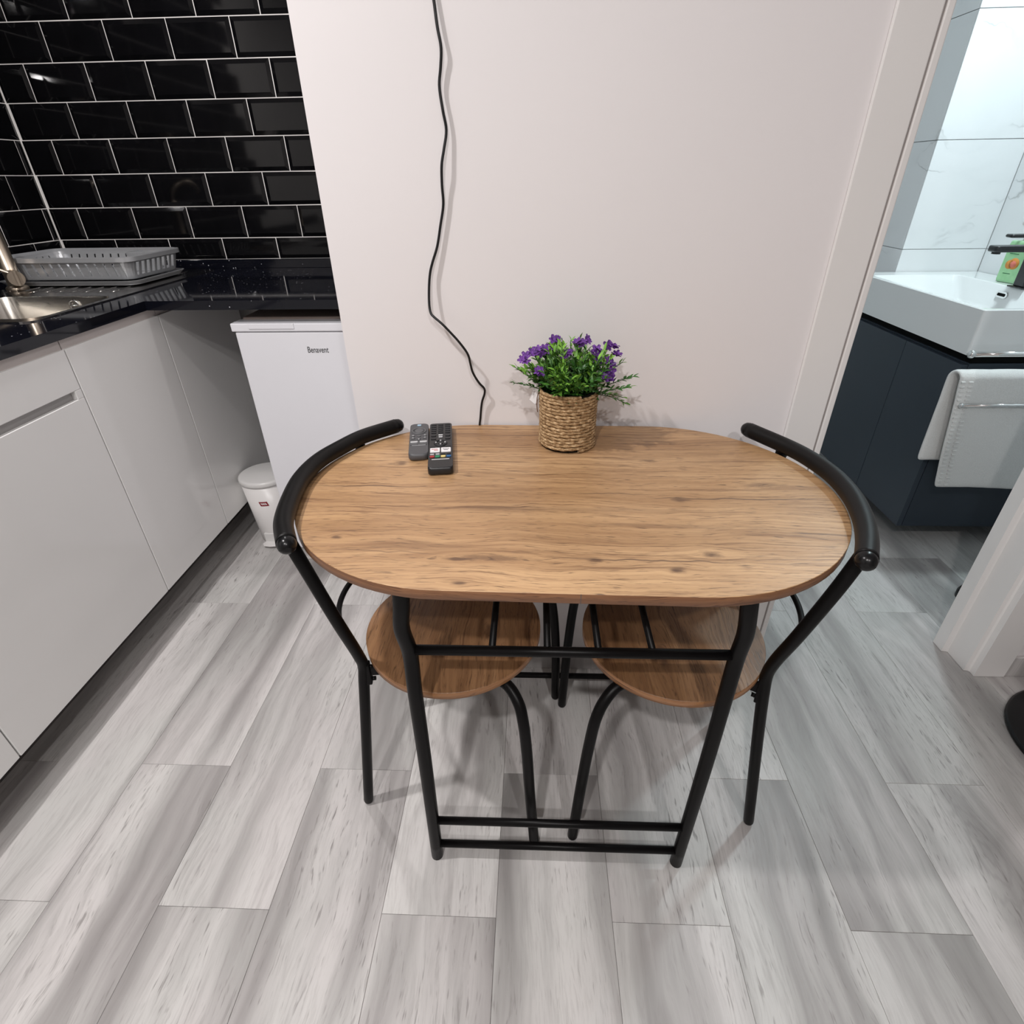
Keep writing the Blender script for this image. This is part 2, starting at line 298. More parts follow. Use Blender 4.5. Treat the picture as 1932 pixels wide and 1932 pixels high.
# ------------------------------------------------------------------ mesh helpers
class MB:
    def __init__(s): s.v = []; s.f = []; s.sm = []; s.mi = []
    def add(s, vs_, fs, smooth=False, mi=0):
        b = len(s.v); s.v += [tuple(p) for p in vs_]
        for f in fs: s.f.append(tuple(b + i for i in f)); s.sm.append(smooth); s.mi.append(mi)
        return s
    def box(s, x0, x1, y0, y1, z0, z1, bev=0.0, mi=0):
        if bev <= 0:
            v = [(x, y, z) for z in (z0, z1) for y in (y0, y1) for x in (x0, x1)]
            return s.add(v, [(0, 2, 3, 1), (4, 5, 7, 6), (0, 1, 5, 4), (2, 6, 7, 3), (0, 4, 6, 2), (1, 3, 7, 5)], False, mi)
        bm = bmesh.new(); bmesh.ops.create_cube(bm, size=1.0)
        for q in bm.verts: q.co = Vector(((x0 + x1) / 2 + q.co.x * (x1 - x0), (y0 + y1) / 2 + q.co.y * (y1 - y0), (z0 + z1) / 2 + q.co.z * (z1 - z0)))
        bmesh.ops.bevel(bm, geom=list(bm.edges), offset=bev, segments=2, profile=0.5, affect='EDGES')
        bm.verts.index_update(); s.add([q.co for q in bm.verts], [[q.index for q in f.verts] for f in bm.faces], False, mi); bm.free(); return s
    def tube(s, pts, r, seg=12, cap='flat', sub=6, closed=False, mi=0):
        P = [Vector(p) for p in pts]
        rs = r if hasattr(r, '__len__') else [r] * len(P)
        if sub > 1 and len(P) > 2:
            Q = []; RR = []; n = len(P)
            rng = n if closed else n - 1
            for i in range(rng):
                p1, p2 = P[i], P[(i + 1) % n]
                p0 = P[i - 1] if (i > 0 or closed) else p1 * 2 - p2
                p3 = P[(i + 2) % n] if (i + 2 < n or closed) else p2 * 2 - p1
                d1 = max((p1 - p0).length, 1e-6) ** .5; d2 = max((p2 - p1).length, 1e-6) ** .5; d3 = max((p3 - p2).length, 1e-6) ** .5
                m1 = ((p1 - p0) / d1 - (p2 - p0) / (d1 + d2) + (p2 - p1) / d2) * d2
                m2 = ((p2 - p1) / d2 - (p3 - p1) / (d2 + d3) + (p3 - p2) / d3) * d2
                for k in range(sub):
                    t = k / sub; t2 = t * t; t3 = t2 * t
                    Q.append(p1 * (2 * t3 - 3 * t2 + 1) + m1 * (t3 - 2 * t2 + t) + p2 * (-2 * t3 + 3 * t2) + m2 * (t3 - t2))
                    RR.append(rs[i] * (1 - t) + rs[(i + 1) % n] * t)
            if not closed: Q.append(P[-1]); RR.append(rs[-1])
            P, rs = Q, RR
        n = len(P)
        if cap == 'round' and not closed:
            def endcap(p, d, r0, rev):
                out = []
                for a in (75, 50, 25):
                    aa = math.radians(a); out.append((p + d * r0 * math.sin(aa), r0 * math.cos(aa)))
                return out if rev else out[::-1]
            d0 = (P[0] - P[1]).normalized(); d1 = (P[-1] - P[-2]).normalized()
            a = endcap(P[0], d0, rs[0], True); b = endcap(P[-1], d1, rs[-1], False)
            P = [q for q, _ in a] + P + [q for q, _ in b]; rs = [q for _, q in a] + list(rs) + [q for _, q in b]; n = len(P)
        T = []
        for i in range(n):
            if closed: T.append((P[(i + 1) % n] - P[i - 1]).normalized())
            else: T.append((P[min(i + 1, n - 1)] - P[max(i - 1, 0)]).normalized())
        up = Vector((0, 0, 1)) if abs(T[0].z) < 0.9 else Vector((1, 0, 0))
        N = (up - T[0] * up.dot(T[0])).normalized(); verts = []
        for i in range(n):
            N = (N - T[i] * N.dot(T[i])).normalized(); B = T[i].cross(N)
            for k in range(seg):
                a = 2 * PI * k / seg; verts.append(P[i] + (N * math.cos(a) + B * math.sin(a)) * rs[i])
        faces = []
        for i in range(n if closed else n - 1):
            for k in range(seg):
                a = i * seg + k; b = i * seg + (k + 1) % seg; j = ((i + 1) % n) * seg
                faces.append((a, b, j + (k + 1) % seg, j + k))
        s.add(verts, faces, True, mi)
        if not closed:
            b = len(s.v) - n * seg
            s.f.append(tuple(b + k for k in range(seg))[::-1]); s.sm.append(False); s.mi.append(mi)
            s.f.append(tuple(b + (n - 1) * seg + k for k in range(seg))); s.sm.append(False); s.mi.append(mi)
        return s
    def lathe(s, prof, c=(0, 0, 0), seg=32, mi=0, smooth=True, sx=1.0, sy=1.0):
        v = []; f = []; n = len(prof)
        for r, z in prof:
            for k in range(seg):
                a = 2 * PI * k / seg; v.append((c[0] + r * sx * math.cos(a), c[1] + r * sy * math.sin(a), c[2] + z))
        for i in range(n - 1):
            for k in range(seg): f.append((i * seg + k, i * seg + (k + 1) % seg, (i + 1) * seg + (k + 1) % seg, (i + 1) * seg + k))
        s.add(v, f, smooth, mi)
        b = len(s.v) - n * seg
        if prof[0][0] > 1e-5: s.f.append(tuple(b + k for k in range(seg))[::-1]); s.sm.append(False); s.mi.append(mi)
        if prof[-1][0] > 1e-5: s.f.append(tuple(b + (n - 1) * seg + k for k in range(seg))); s.sm.append(False); s.mi.append(mi)
        return s
    def prism(s, poly, z0, z1, mi=0, side_mi=None, bev=0.0):
        n = len(poly); side_mi = mi if side_mi is None else side_mi
        if bev > 0:
            cx = sum(p[0] for p in poly) / n; cy = sum(p[1] for p in poly) / n
            def ins(p):
                d = Vector((p[0] - cx, p[1] - cy)); L = d.length; d = d * ((L - bev) / L); return (cx + d.x, cy + d.y)
            v = [ins(p) + (z0,) for p in poly] + [p + (z0 + bev,) for p in poly] + [p + (z1 - bev,) for p in poly] + [ins(p) + (z1,) for p in poly]
            s.add(v, [tuple(range(n))[::-1]], False, mi); b = len(s.v) - 4 * n
            for L in range(3):
                for k in range(n): s.f.append((b + L * n + k, b + L * n + (k + 1) % n, b + (L + 1) * n + (k + 1) % n, b + (L + 1) * n + k)); s.sm.append(n > 20); s.mi.append(side_mi if L < 2 else mi)
            s.f.append(tuple(b + 3 * n + k for k in range(n))); s.sm.append(False); s.mi.append(mi); return s
        v = [tuple(p) + (z0,) for p in poly] + [tuple(p) + (z1,) for p in poly]
        s.add(v, [tuple(range(n))[::-1], tuple(range(n, 2 * n))], False, mi); b = len(s.v) - 2 * n
        for k in range(n): s.f.append((b + k, b + (k + 1) % n, b + n + (k + 1) % n, b + n + k)); s.sm.append(n > 20); s.mi.append(side_mi)
        return s
    def xform(s, mat, start=0):
        for i in range(start, len(s.v)): s.v[i] = tuple(mat @ Vector(s.v[i]))
        return s
    def mesh(s, name, mats):
        me = bpy.data.meshes.new(name); me.from_pydata(s.v, [], s.f); 
        mats = mats if isinstance(mats, (list, tuple)) else [mats]
        for m in mats: me.materials.append(m)
        me.polygons.foreach_set('use_smooth', s.sm); me.polygons.foreach_set('material_index', s.mi)
        me.update(); return me
    def build(s, name, mats, parent=None, loc=None, **tags):
        o = bpy.data.objects.new(name, s.mesh(name, mats)); COL.objects.link(o)
        if parent is not None: o.parent = parent
        if loc is not None: o.location = loc
        for k, v in tags.items(): o[k] = v
        return o
def rrect(x0, x1, y0, y1, r, n=6):
    out = []
    for cx, cy, a0 in ((x1 - r, y1 - r, 0), (x0 + r, y1 - r, 90), (x0 + r, y0 + r, 180), (x1 - r, y0 + r, 270)):
        for k in range(n + 1):
            a = math.radians(a0 + 90 * k / n); out.append((cx + r * math.cos(a), cy + r * math.sin(a)))
    return out
def thing(name, label, cat, loc=(0, 0, 0), rotz=0.0, group=None):
    o = bpy.data.objects.new(name, None); COL.objects.link(o); o.empty_display_size = 0.05
    o.location = loc; o.rotation_euler = (0, 0, rotz); o['label'] = label; o['category'] = cat
    if group: o['group'] = group
    return o
def text(name, body, size, mat, parent, M4, depth=0.0004, bold=0.0):
    cu = bpy.data.curves.new(name, 'FONT'); cu.body = body; cu.size = size; cu.extrude = depth; cu.offset = bold; cu.resolution_u = 3
    cu.align_x = 'CENTER'; cu.align_y = 'CENTER'
    t = bpy.data.objects.new(name + '_tmp', cu); COL.objects.link(t)
    bpy.context.view_layer.update()
    me = bpy.data.meshes.new_from_object(t.evaluated_get(bpy.context.evaluated_depsgraph_get()))
    bpy.data.objects.remove(t); bpy.data.curves.remove(cu)
    me.transform(M4); me.materials.clear(); me.materials.append(mat)
    o = bpy.data.objects.new(name, me); COL.objects.link(o); o.parent = parent; return o

# ------------------------------------------------------------------ the setting
YW = 1.14           # face of the white wall
XL, YF = -1.836, 2.294   # kitchen left wall, kitchen far wall
XR, YB = 2.6, -1.9
KEND = -0.393        # outer corner of the white wall
DX0, DX1 = 0.632, 1.222   # doorway opening
def struct(name, mb, m, parent=None): return mb.build(name, m, parent, kind='structure')

fl = struct('floor', MB().box(XL - .1, XR + .1, YB - .1, 3.4, -0.06, -0.0085), M['slab'])
PW, PLN = 0.2222, 0.896
plank_cache = {}
def plank(x0, x1, y0, y1):
    k = (round(x1 - x0, 4), round(y1 - y0, 4))
    if k not in plank_cache:
        b = MB(); w, l = k; e = 0.0006
        v = [(0, 0, -.008), (w, 0, -.008), (w, l, -.008), (0, l, -.008), (0, 0, -e), (w, 0, -e), (w, l, -e), (0, l, -e), (e, e, 0), (w - e, e, 0), (w - e, l - e, 0), (e, l - e, 0)]
        b.add(v, [(0, 1, 5, 4), (1, 2, 6, 5), (2, 3, 7, 6), (3, 0, 4, 7), (4, 5, 9, 8), (5, 6, 10, 9), (6, 7, 11, 10), (7, 4, 8, 11), (8, 9, 10, 11)])
        plank_cache[k] = b.mesh('plank', M['floor'])
    o = bpy.data.objects.new('plank', plank_cache[k]); COL.objects.link(o); o.parent = fl; o.location = (x0, y0, 0)
G = 0.00025
for n in range(-6, 14):
    x0 = max(-0.511 + PW * n, XL); x1 = min(x0 + PW if x0 > XL else -0.511 + PW * (n + 1), XR)
    if x1 - x0 < 0.02: continue
    ph = 0.497 if n % 2 else 0.798
    k = math.floor((YB - ph) / PLN)
    while ph + PLN * k < 3.3:
        y0, y1 = max(ph + PLN * k, YB), min(ph + PLN * (k + 1), 3.3); k += 1
        if y1 - y0 > 0.02: plank(x0 + G, x1 - G, y0 + G, y1 - G)

struct('ceiling', MB().box(XL - .1, XR + .1, YB - .1, 3.4, CEIL, CEIL + .08), M['ceiling'])
wb = MB()
wb.box(KEND, DX0, YW, YW + .11, -0.008, CEIL)
wb.box(DX1 + .016, XR, YW, YW + .11, -0.008, CEIL)
wb.box(DX0, DX1 + .016, YW, YW + .11, 2.05, CEIL)
wb.box(KEND, KEND + .11, YW + .11, YF + .1, -0.008, CEIL)
struct('wall_back', wb, M['white_wall'])
struct('wall_front', MB().box(XL - .1, XR + .1, YB - .1, YB, -0.008, CEIL), M['low_bounce_wall'])
struct('wall_right', MB().box(XR, XR + .1, YB, YW + .11, -0.008, CEIL), M['low_bounce_wall'])
wl = struct('wall_left', MB().box(XL - .1, XL, YB, YF + .1, -0.008, CEIL), M['grout'])
wf = struct('wall_far', MB().box(XL, KEND, YF, YF + .1, -0.008, CEIL), M['grout'])

# black bevelled wall tiles
tile_cache = {}
def tile(parent, u0, u1, v0, v1, where):
    k = (round(u1 - u0, 3), round(v1 - v0, 3))
    if k not in tile_cache:
        w, h = k; b = MB(); d0, d1, e = .0008, .0050, min(.013, w * .3, h * .3)
        q = lambda m, d: [(m, -d, m), (w - m, -d, m), (w - m, -d, h - m), (m, -d, h - m)]
        v = q(0, -.004) + q(0, d0) + q(e, d1)
        f = [(8, 9, 10, 11)]
        for L in (0, 1):
            for i in range(4): j = (i + 1) % 4; f.append((L * 4 + i, L * 4 + j, L * 4 + 4 + j, L * 4 + 4 + i))
        b.add(v, f); tile_cache[k] = b.mesh('tile', M['black_tile'])
    o = bpy.data.objects.new('tile', tile_cache[k]); COL.objects.link(o); o.parent = parent
    tw = lambda: random.uniform(-.0045, .0045)
    if where == 'far': o.location = (u0, YF, v0); o.rotation_euler = (tw(), 0, tw())
    else: o.location = (XL, u0, v0); o.rotation_euler = (tw(), 0, PI / 2 + tw())
TP, TH, GR = 0.10504, 0.10608, 0.0017
UPZ = 0.962
def zrow(r): return 1.671 - TH * r
for r in range(-6, 7):
    z1 = zrow(r) - GR; z0 = max(zrow(r + 1) + GR, UPZ)
    c = -3 if r % 2 == 0 else -2
    while True:
        x0 = -1.7225 + TP * c; x1 = x0 + 2 * TP; c += 2
        if x0 > KEND: break
        a, b_ = max(x0 + GR, XL + .0058), min(x1 - GR, KEND - .001)
        if b_ - a > 0.008: tile(wf, a, b_, z0, z1, 'far')
    y = 2.163 if r % 2 == 0 else 2.265
    y1 = y + 2 * TP
    while y1 > 0.55:
        a, b_ = y1 - 2 * TP + GR, min(y1 - GR, YF - .002)
        if b_ - a > 0.008: tile(wl, a, b_, z0, z1, 'left')
        y1 -= 2 * TP

# bathroom shell
BX0, BX1, BY, BY2 = 0.25, 1.84, 2.55, 3.2
struct('wall_bathroom_left', MB().box(BX0 - .1, BX0, YW + .11, BY2 + .1, -0.008, CEIL), M['white_wall'])
br = struct('wall_bathroom_right', MB().box(BX1 + .010, BX1 + .11, YW + .11, BY2 + .1, -0.008, CEIL), M['mgrout'])
bb = struct('wall_bathroom_back', MB().box(BX0, BX1 + .11, BY2, BY2 + .1, -0.008, CEIL), M['mgrout'])
bx = struct('wall_bathroom_box', MB().box(1.517, BX1 + .010, BY + .010, BY2, -0.008, CEIL), M['mgrout'])
def mtile(parent, x0, x1, y0, y1, z0, z1):
    MB().box(x0, x1, y0, y1, z0, z1, 0.0012).build('tile', M['marble'], parent)
zs = [1.686 + .373 * k for k in range(-5, 3)]
for i in range(len(zs)):
    z0 = zs[i] - .373 + .001; z1 = min(zs[i] - .001, CEIL - .001); z0 = max(z0, 0.002)
    if z1 - z0 < .02: continue
    mtile(bx, 1.507, BX1 - .001, BY, BY + .010, z0, z1)
    mtile(bx, 1.507, 1.517, BY + .011, BY2 - .012, z0, z1)
    for y0, y1 in ((1.26, 1.80), (1.802, 2.17), (2.172, 2.549)): mtile(br, BX1, BX1 + .010, y0, y1, z0, z1)
    for x0, x1 in ((BX0, 0.88), (0.882, 1.505)): mtile(bb, x0, x1, BY2 - .010, BY2, z0, z1)

# door frame: trim_1 left casing and jamb, trim_2 right
t1 = MB().box(.545, .6165, YW - .007, YW, 0, 2.12, .0025)
t1.box(.6195, DX0, YW - .008, YW + .115, 0, 2.05, .002)
t1.box(.6165, .6195, YW - .004, YW, 0, 2.12)
struct('trim_1', t1, [M['trim']])
struct('trim_3', MB().box(.6168, .6192, YW - .0052, YW - .0040, 0.001, 2.11), M['groove_shade'])  # thin strip painting the groove's shade between casing and jamb
jp = [(1.318, YW - .013), (1.318, YW), (1.30, YW), (1.30, 1.262), (1.206, 1.262), (1.206, 1.223), (1.218, 1.221), (1.222, 1.2195), (1.222, 1.178), (1.222, 1.149), (1.232, 1.147), (1.236, 1.144), (1.236, YW - .013)]
t2 = MB(); n_ = len(jp)
t2.prism(jp[::-1], 0.0016, 2.05)
struct('trim_2', t2, M['trim'])
struct('trim_5', MB().box(.545, 1.318, YW - .007, YW, 2.051, 2.12, .003), M['trim'])
struct('baseboard_back', MB().box(KEND, .545, YW - .011, YW, 0, .072, .002), M['basebd'])
struct('baseboard_right', MB().box(1.318, XR, YW - .010, YW, 0, .072, .002), M['basebd'])

# ------------------------------------------------------------------ kitchen
XD = -1.115; WZ = 0.93; WB = 0.905
def cabinet(y0, y1, label, kind):
    t = thing('base_cabinet', label, 'cabinet', (-1.45, (y0 + y1) / 2, 0), group='white gloss base cabinets')
    ox, oy = -1.45, (y0 + y1) / 2
    B = lambda x0, x1, a, b, z0, z1, bev=0: MB().box(x0 - ox, x1 - ox, a - oy, b - oy, z0, z1, bev)
    B(-1.83, XD - .020, y0 + .001, y1 - .001, .14, .745 if y0 > 1.2 else WB - .045).build('carcass', M['carcass'], t)
    B(-1.45, XD - .150, y0, y1, 0, .138).build('plinth', M['plinth'], t)
    B(-1.30, XD - .007, y0 + .0015, y1 - .0015, WB - .044, WB - .002).build('grip_rail', M['channel'], t)
    g = .0018
    if kind == 'drawer':
        B(XD - .018, XD, y0 + g, y1 - g, .787, .882, .0015).build('drawer_front', M['gloss_white'], t)
        d = B(XD - .018, XD, y0 + g, y1 - g, .150, .766, .0012).build('door', M['gloss_white'], t)
        B(XD - .018, XD - .012, y0 + g, y1 - .022, .766, .787).build('grip_groove', M['grip'], t)
        B(XD - .018, XD, y1 - .022, y1 - g, .766, .787, .0008).build('grip_end', M['gloss_white'], t)
    else:
        B(XD - .018, XD, y0 + g, y1 - g, .150, .882, .0015).build('door', M['gloss_white'], t)
    return t
cabinet(-.50, .10, 'white gloss base cabinet nearest the camera, left of the frame', 'drawer')
cabinet(.10, .709, 'white gloss base cabinet at the lower left corner of the photo', 'door')
cabinet(.709, 1.275, 'white gloss base cabinet with a grip groove between drawer and door', 'drawer')
cabinet(1.275, 1.655, 'white gloss base cabinet with one plain door, right of the grip groove', 'door')
t = thing('corner_panel', 'white gloss corner panel running under the worktop to behind the fridge', 'panel', (-1.45, 1.9, 0))
MB().box(-.38, .317, -.243, .224, .14, .745).build('carcass', M['carcass'], t)
MB().box(.317, .335, -.2435, .226, .150, WB - .023, .001).build('front_panel', M['gloss_white'], t)
MB().box(.0, .185, -.245, .226, 0, .138).build('plinth', M['plinth'], t)
MB().box(.15, .328, -.244, .226, WB - .044, WB - .002).build('grip_rail', M['channel'], t)

# worktop with a hole for the sink bowl
SB = (-1.60, -1.235, 1.365, 1.685)   # bowl opening
wt = MB(); FX = -1.111; FY = 1.607
wt.box(SB[1] , FX, -.5, YF, WB, WZ)
wt.box(XL, SB[0], -.5, YF, WB, WZ)
wt.box(SB[0], SB[1], -.5, SB[2], WB, WZ)
wt.box(SB[0], SB[1], SB[3], YF, WB, WZ)
wt.box(FX, KEND - .002, FY, YF, WB, WZ)
wo = wt.build('worktop', M['granite'], label='black speckled granite worktop turning the corner over cabinets and fridge', category='worktop')
MB().box(XL + .018, KEND - .002, YF - .018, YF, WZ, UPZ - .001, .001).build('upstand', M['granite'], wo)
MB().box(XL, XL + .018, -.5, YF, WZ, UPZ - .001, .001).build('upstand', M['granite'], wo)

# stainless sink with drainer
sk = thing('kitchen_sink', 'stainless steel inset sink bowl with ribbed drainer in the black worktop', 'sink', (-1.42, 1.7, WZ))
ox, oy = -1.42, 1.7
def flange():
    b = MB(); out = rrect(-1.70 - ox, -1.222 - ox, 1.335 - oy, 2.245 - oy, .03); inn = rrect(SB[0] + .004 - ox, SB[1] - .004 - ox, SB[2] + .004 - oy, SB[3] - .004 - oy, .05)
    n = len(out)
    b.add([p + (0.0003,) for p in out] + [p + (.0030,) for p in out] + [p + (.0030,) for p in inn], [], True)
    for L in (0, 1):
        for k in range(n): j = (k + 1) % n; b.f.append((L * n + k, L * n + j, (L + 1) * n + j, (L + 1) * n + k)); b.sm.append(False); b.mi.append(0)
    return b
flange().build('rim_plate', M['drain_dark'], sk)
bo = MB(); prev = None; n = 28
rings = []
for ins, z in ((.004, .003), (.006, -.002), (.012, -.09), (.022, -.140), (.05, -.158), (.13, -.162)):
    rr = rrect(SB[0] + ins - ox, SB[1] - ins - ox, SB[2] + ins - oy, SB[3] - ins - oy, max(.05 - ins * .2, .02)); rings.append([p + (z,) for p in rr])
n = len(rings[0]); bo.add(sum(rings, []), [], True)
for L in range(len(rings) - 1):
    for k in range(n): j = (k + 1) % n; bo.f.append((L * n + j, L * n + k, (L + 1) * n + k, (L + 1) * n + j)); bo.sm.append(True); bo.mi.append(0)
bo.f.append(tuple((len(rings) - 1) * n + k for k in range(n))); bo.sm.append(True); bo.mi.append(0)
bo.build('bowl', M['steel'], sk)
MB().lathe([(.0, .0), (.040, .0), (.042, .003), (.030, .004), (.0, .002)], (-1.415 - ox, 1.52 - oy, -.1618), 24).build('waste', M['chrome'], sk)
ov = MB(); ov.tube([(.014 * math.cos(a * PI / 8), 0, .014 * math.sin(a * PI / 8)) for a in range(16)], .0028, 8, closed=True, sub=1); ov.lathe([(0, 0), (.0115, 0), (.0115, .002), (0, .002)], (0, 0, 0), 16)
ov.xform(Matrix.Translation((-1.374 - ox, SB[3] - .0105 - oy, -.022))); ov.build('overflow', M['chrome'], sk)
for k in range(9):
    x = -1.645 + .043 * k
    MB().tube([(x - ox, 1.74 - oy, .0005), (x - ox, 1.80 - oy, .0022), (x - ox, 2.17 - oy, .0022), (x - ox, 2.215 - oy, .0005)], .0028, 8, sub=1).build('drainer_rib', M['drain_dark'], sk)

# kitchen tap
tp = thing('kitchen_tap', 'brushed nickel mixer tap standing behind the sink bowl at the left edge', 'tap', (-1.640, 1.800, WZ + .003))
MB().lathe([(.030, 0), (.030, .008), (.026, .012), (.021, .013), (.021, .155), (.0205, .158), (.0205, .21), (.018, .22), (0, .22)], seg=28).build('body', M['nickel'], tp)
MB().tube([(0, 0, .20), (.0, -.02, .25), (.02, -.07, .285), (.04, -.13, .285), (.05, -.155, .255)], .011, 12, sub=6).build('spout', M['nickel'], tp)
lv = MB().tube([(.008, -.006, .040), (.052, -.046, .040)], .0215, 20, sub=1); lv.build('cartridge_cap', M['nickel'], tp)
MB().tube([(.040, -.042, .052), (-.02, -.062, .082), (-.075, -.078, .100)], .0048, 10, cap='round').build('lever', M['nickel'], tp)

# dish rack
dr = thing('dish_rack', 'silver grey plastic dish rack standing on the drainer in the corner', 'dish rack', (-1.507, 1.985, WZ + .0075), math.radians(-1.0))
LX, LY = .228, .142
def ring_wall(b, poly0, z0, poly1, z1, smooth=True):
    n = len(poly0); st = len(b.v); b.add([p + (z0,) for p in poly0] + [p + (z1,) for p in poly1], [], smooth)
    for k in range(n): j = (k + 1) % n; b.f.append((st + k, st + j, st + n + j, st + n + k)); b.sm.append(smooth); b.mi.append(0)
tr = MB(); o0 = rrect(-LX, LX, -LY, LY, .035); o1 = rrect(-LX - .012, LX + .012, -LY - .012, LY + .012, .042); i1 = rrect(-LX - .006, LX + .006, -LY - .006, LY + .006, .038)
tr.prism(o0, 0, .003); ring_wall(tr, o0, .003, o1, .016); ring_wall(tr, o1, .016, i1, .016); ring_wall(tr, i1, .016, o0, .004)
tr.build('drip_tray', M['rack'], dr)
bs = MB(); b0 = rrect(-LX + .012, LX - .012, -LY + .012, LY - .012, .03)
bs.prism(b0, .018, .021); bs.build('basket_floor', M['rack'], dr)
rm = MB(); r0 = rrect(-LX - .004, LX + .004, -LY - .004, LY + .004, .036); r1 = rrect(-LX - .014, LX + .014, -LY - .014, LY + .014, .046)
ring_wall(rm, r1, .082, r1, .097); ring_wall(rm, r1, .097, r0, .099); ring_wall(rm, r0, .099, r0, .080); ring_wall(rm, r0, .080, r1, .082)
rm.build('rim', M['rack'], dr)
wl_ = MB(); bt = rrect(-LX + .010, LX - .010, -LY + .010, LY - .010, .03); tpp = rrect(-LX - .003, LX + .003, -LY - .003, LY + .003, .036)
def lerp_poly(t): return [(a[0] * (1 - t) + b[0] * t, a[1] * (1 - t) + b[1] * t) for a, b in zip(bt, tpp)]
ring_wall(wl_, bt, .020, lerp_poly(.16), .031); ring_wall(wl_, lerp_poly(.88), .076, tpp, .088)
pa, pb = lerp_poly(.14), lerp_poly(.90)
for k in range(len(bt)):
    if k % 7 != 6:
        st = len(wl_.v); wl_.add([pa[k] + (.030,), pa[k + 1] + (.030,), pb[k + 1] + (.077,), pb[k] + (.077,)], [(0, 1, 2, 3)], True)
wl_.build('side_bands', M['rack'], dr)
def slat(x0, y0, x1, y1, w, ax, n='slat'):
    b = MB(); d = (w / 2, .0016) if ax == 'x' else (.0016, w / 2)
    v = [(x0 - d[0], y0 - d[1], .029), (x0 + d[0], y0 - d[1], .029), (x0 + d[0], y0 + d[1], .029), (x0 - d[0], y0 + d[1], .029)]
    v += [(x1 - d[0], y1 - d[1], .079), (x1 + d[0], y1 - d[1], .079), (x1 + d[0], y1 + d[1], .079), (x1 - d[0], y1 + d[1], .079)]
    b.add(v, [(3, 2, 1, 0), (4, 5, 6, 7), (0, 1, 5, 4), (1, 2, 6, 5), (2, 3, 7, 6), (3, 0, 4, 7)]); b.build(n, M['rack'], dr)
for k in range(14):
    x = -.192 + .0295 * k
    slat(x, -LY + .0115, x, -LY - .001, .021, 'x'); slat(x, LY - .0115, x, LY + .001, .023, 'x')
for k in range(9):
    y = -.110 + .0275 * k
    slat(LX - .0115, y, LX + .001, y, .010, 'y'); slat(-LX + .0115, y, -LX - .001, y, .021, 'y')
cb = MB().box(.10, .212, .045, .050, .022, .092, .001).box(.098, .103, .045, .130, .022, .092, .001); cb.build('cutlery_divider', M['rack'], dr)
for k in range(8):
    x = -.19 + .037 * k
    MB().tube([(x, -.11, .021), (x, -.11, .045), (x, -.08, .045), (x, -.08, .021)], .002, 6, sub=1).build('plate_peg', M['rack'], dr)

dr.scale = (1, 1, .84)
# fridge
FXL, FXR, FYF = -0.880, -0.402, 1.615
fr = thing('fridge', 'white under-counter fridge between the corner panel and the white wall', 'fridge', ((FXL + FXR) / 2, 1.9, 0))
hw = (FXR - FXL) / 2; fy = FYF - 1.9
MB().box(-hw + .003, hw - .003, fy + .055, .36, .02, .846, .004).build('body', M['fridge'], fr)
MB().box(-hw + .008, hw - .004, fy + .056, .362, .847, .872, .004).build('top_plate', M['fridge_top_shade'], fr)
MB().box(-hw + .004, hw, fy, fy + .050, .075, .8408, .004).build('door', M['fridge'], fr)
dt_ = MB()
prof = [(-hw, .846), (-hw + .06, .849), (-hw + .10, .852), (-hw + .25, .852), (-hw + .30, .847), (0.05, .845), (.12, .847), (hw, .851)]
dt_.box(-hw - .003, hw, fy - .004, fy + .054, .8425, .866, .003)
hd = dt_.build('door_trim', M['fridge'], fr)
MB().box(-hw + .050, -hw + .185, fy - .0065, fy - .002, .850, .8665, .0020).build('handle', M['fridge'], fr)
MB().box(hw - .06, hw - .002, fy - .0055, fy - .002, .848, .8665, .0020).build('hinge_cover', M['fridge'], fr)
MB().box(-hw + .02, hw - .02, fy + .03, fy + .06, .0, .070, .003).build('kick_grille', M['carcass'], fr)
text('lettering', 'Benavent', .0250, M['letter'], fr, Matrix.Translation((.001, fy - .0004, .7885)) @ Matrix.Rotation(PI / 2, 4, 'X') @ Matrix.Diagonal((.68, 1, 1, 1)), bold=.0001)

# pedal bin
bn = thing('pedal_bin', 'small white pedal bin with red sticker between cabinet panel and fridge', 'bin', (-1.016, 1.815, 0))
MB().lathe([(.066, 0), (.070, .004), (.074, .06), (.0905, .262), (.0885, .262), (.07, .06), (0, .05)], seg=44).build('bucket', M['bin'], bn)
MB().lathe([(.0925, .258), (.0945, .262), (.0945, .272), (.092, .277), (.085, .2795), (0, .2835)], seg=44).build('lid', M['bin2'], bn)
MB().box(-.028, .020, -.0765, -.060, .014, .052, .003).build('pedal_recess', M['bin2'], bn)
pd = MB(); pd.prism([(-.034, -.092), (-.024, -.104), (.0, -.108), (.024, -.104), (.034, -.092), (.026, -.070), (-.026, -.070)], .010, .016, bev=.002); pd.build('pedal', M['bin'], bn)
def curved_patch(r_fn, a0, a1, z0, z1, lift, skew=0.0, n=10):
    b = MB(); v = []
    for i in range(n + 1):
        a = a0 + (a1 - a0) * i / n
        for z in (z0, z1):
            zz = z + skew * (i / n); aa = a + (0.05 if z == z0 else 0)
            r = r_fn(zz) + lift; v.append((r * math.sin(aa), -r * math.cos(aa), zz))
    b.add(v, [(2 * i, 2 * i + 2, 2 * i + 3, 2 * i + 1) for i in range(n)], True); return b
rf = lambda z: .074 + (.0905 - .074) * (z - .06) / (.262 - .06)
sA = math.radians(-4)
st = curved_patch(rf, sA, sA + .36, .180, .199, .0008).build('sticker', M['red'], bn)
for i, wd in enumerate((.007, .009, .007)):
    curved_patch(rf, sA + .065 + .082 * i, sA + .065 + .082 * i + .068, .1855, .1938, .0014, n=3).build('sticker_print', M['white_print'], st)

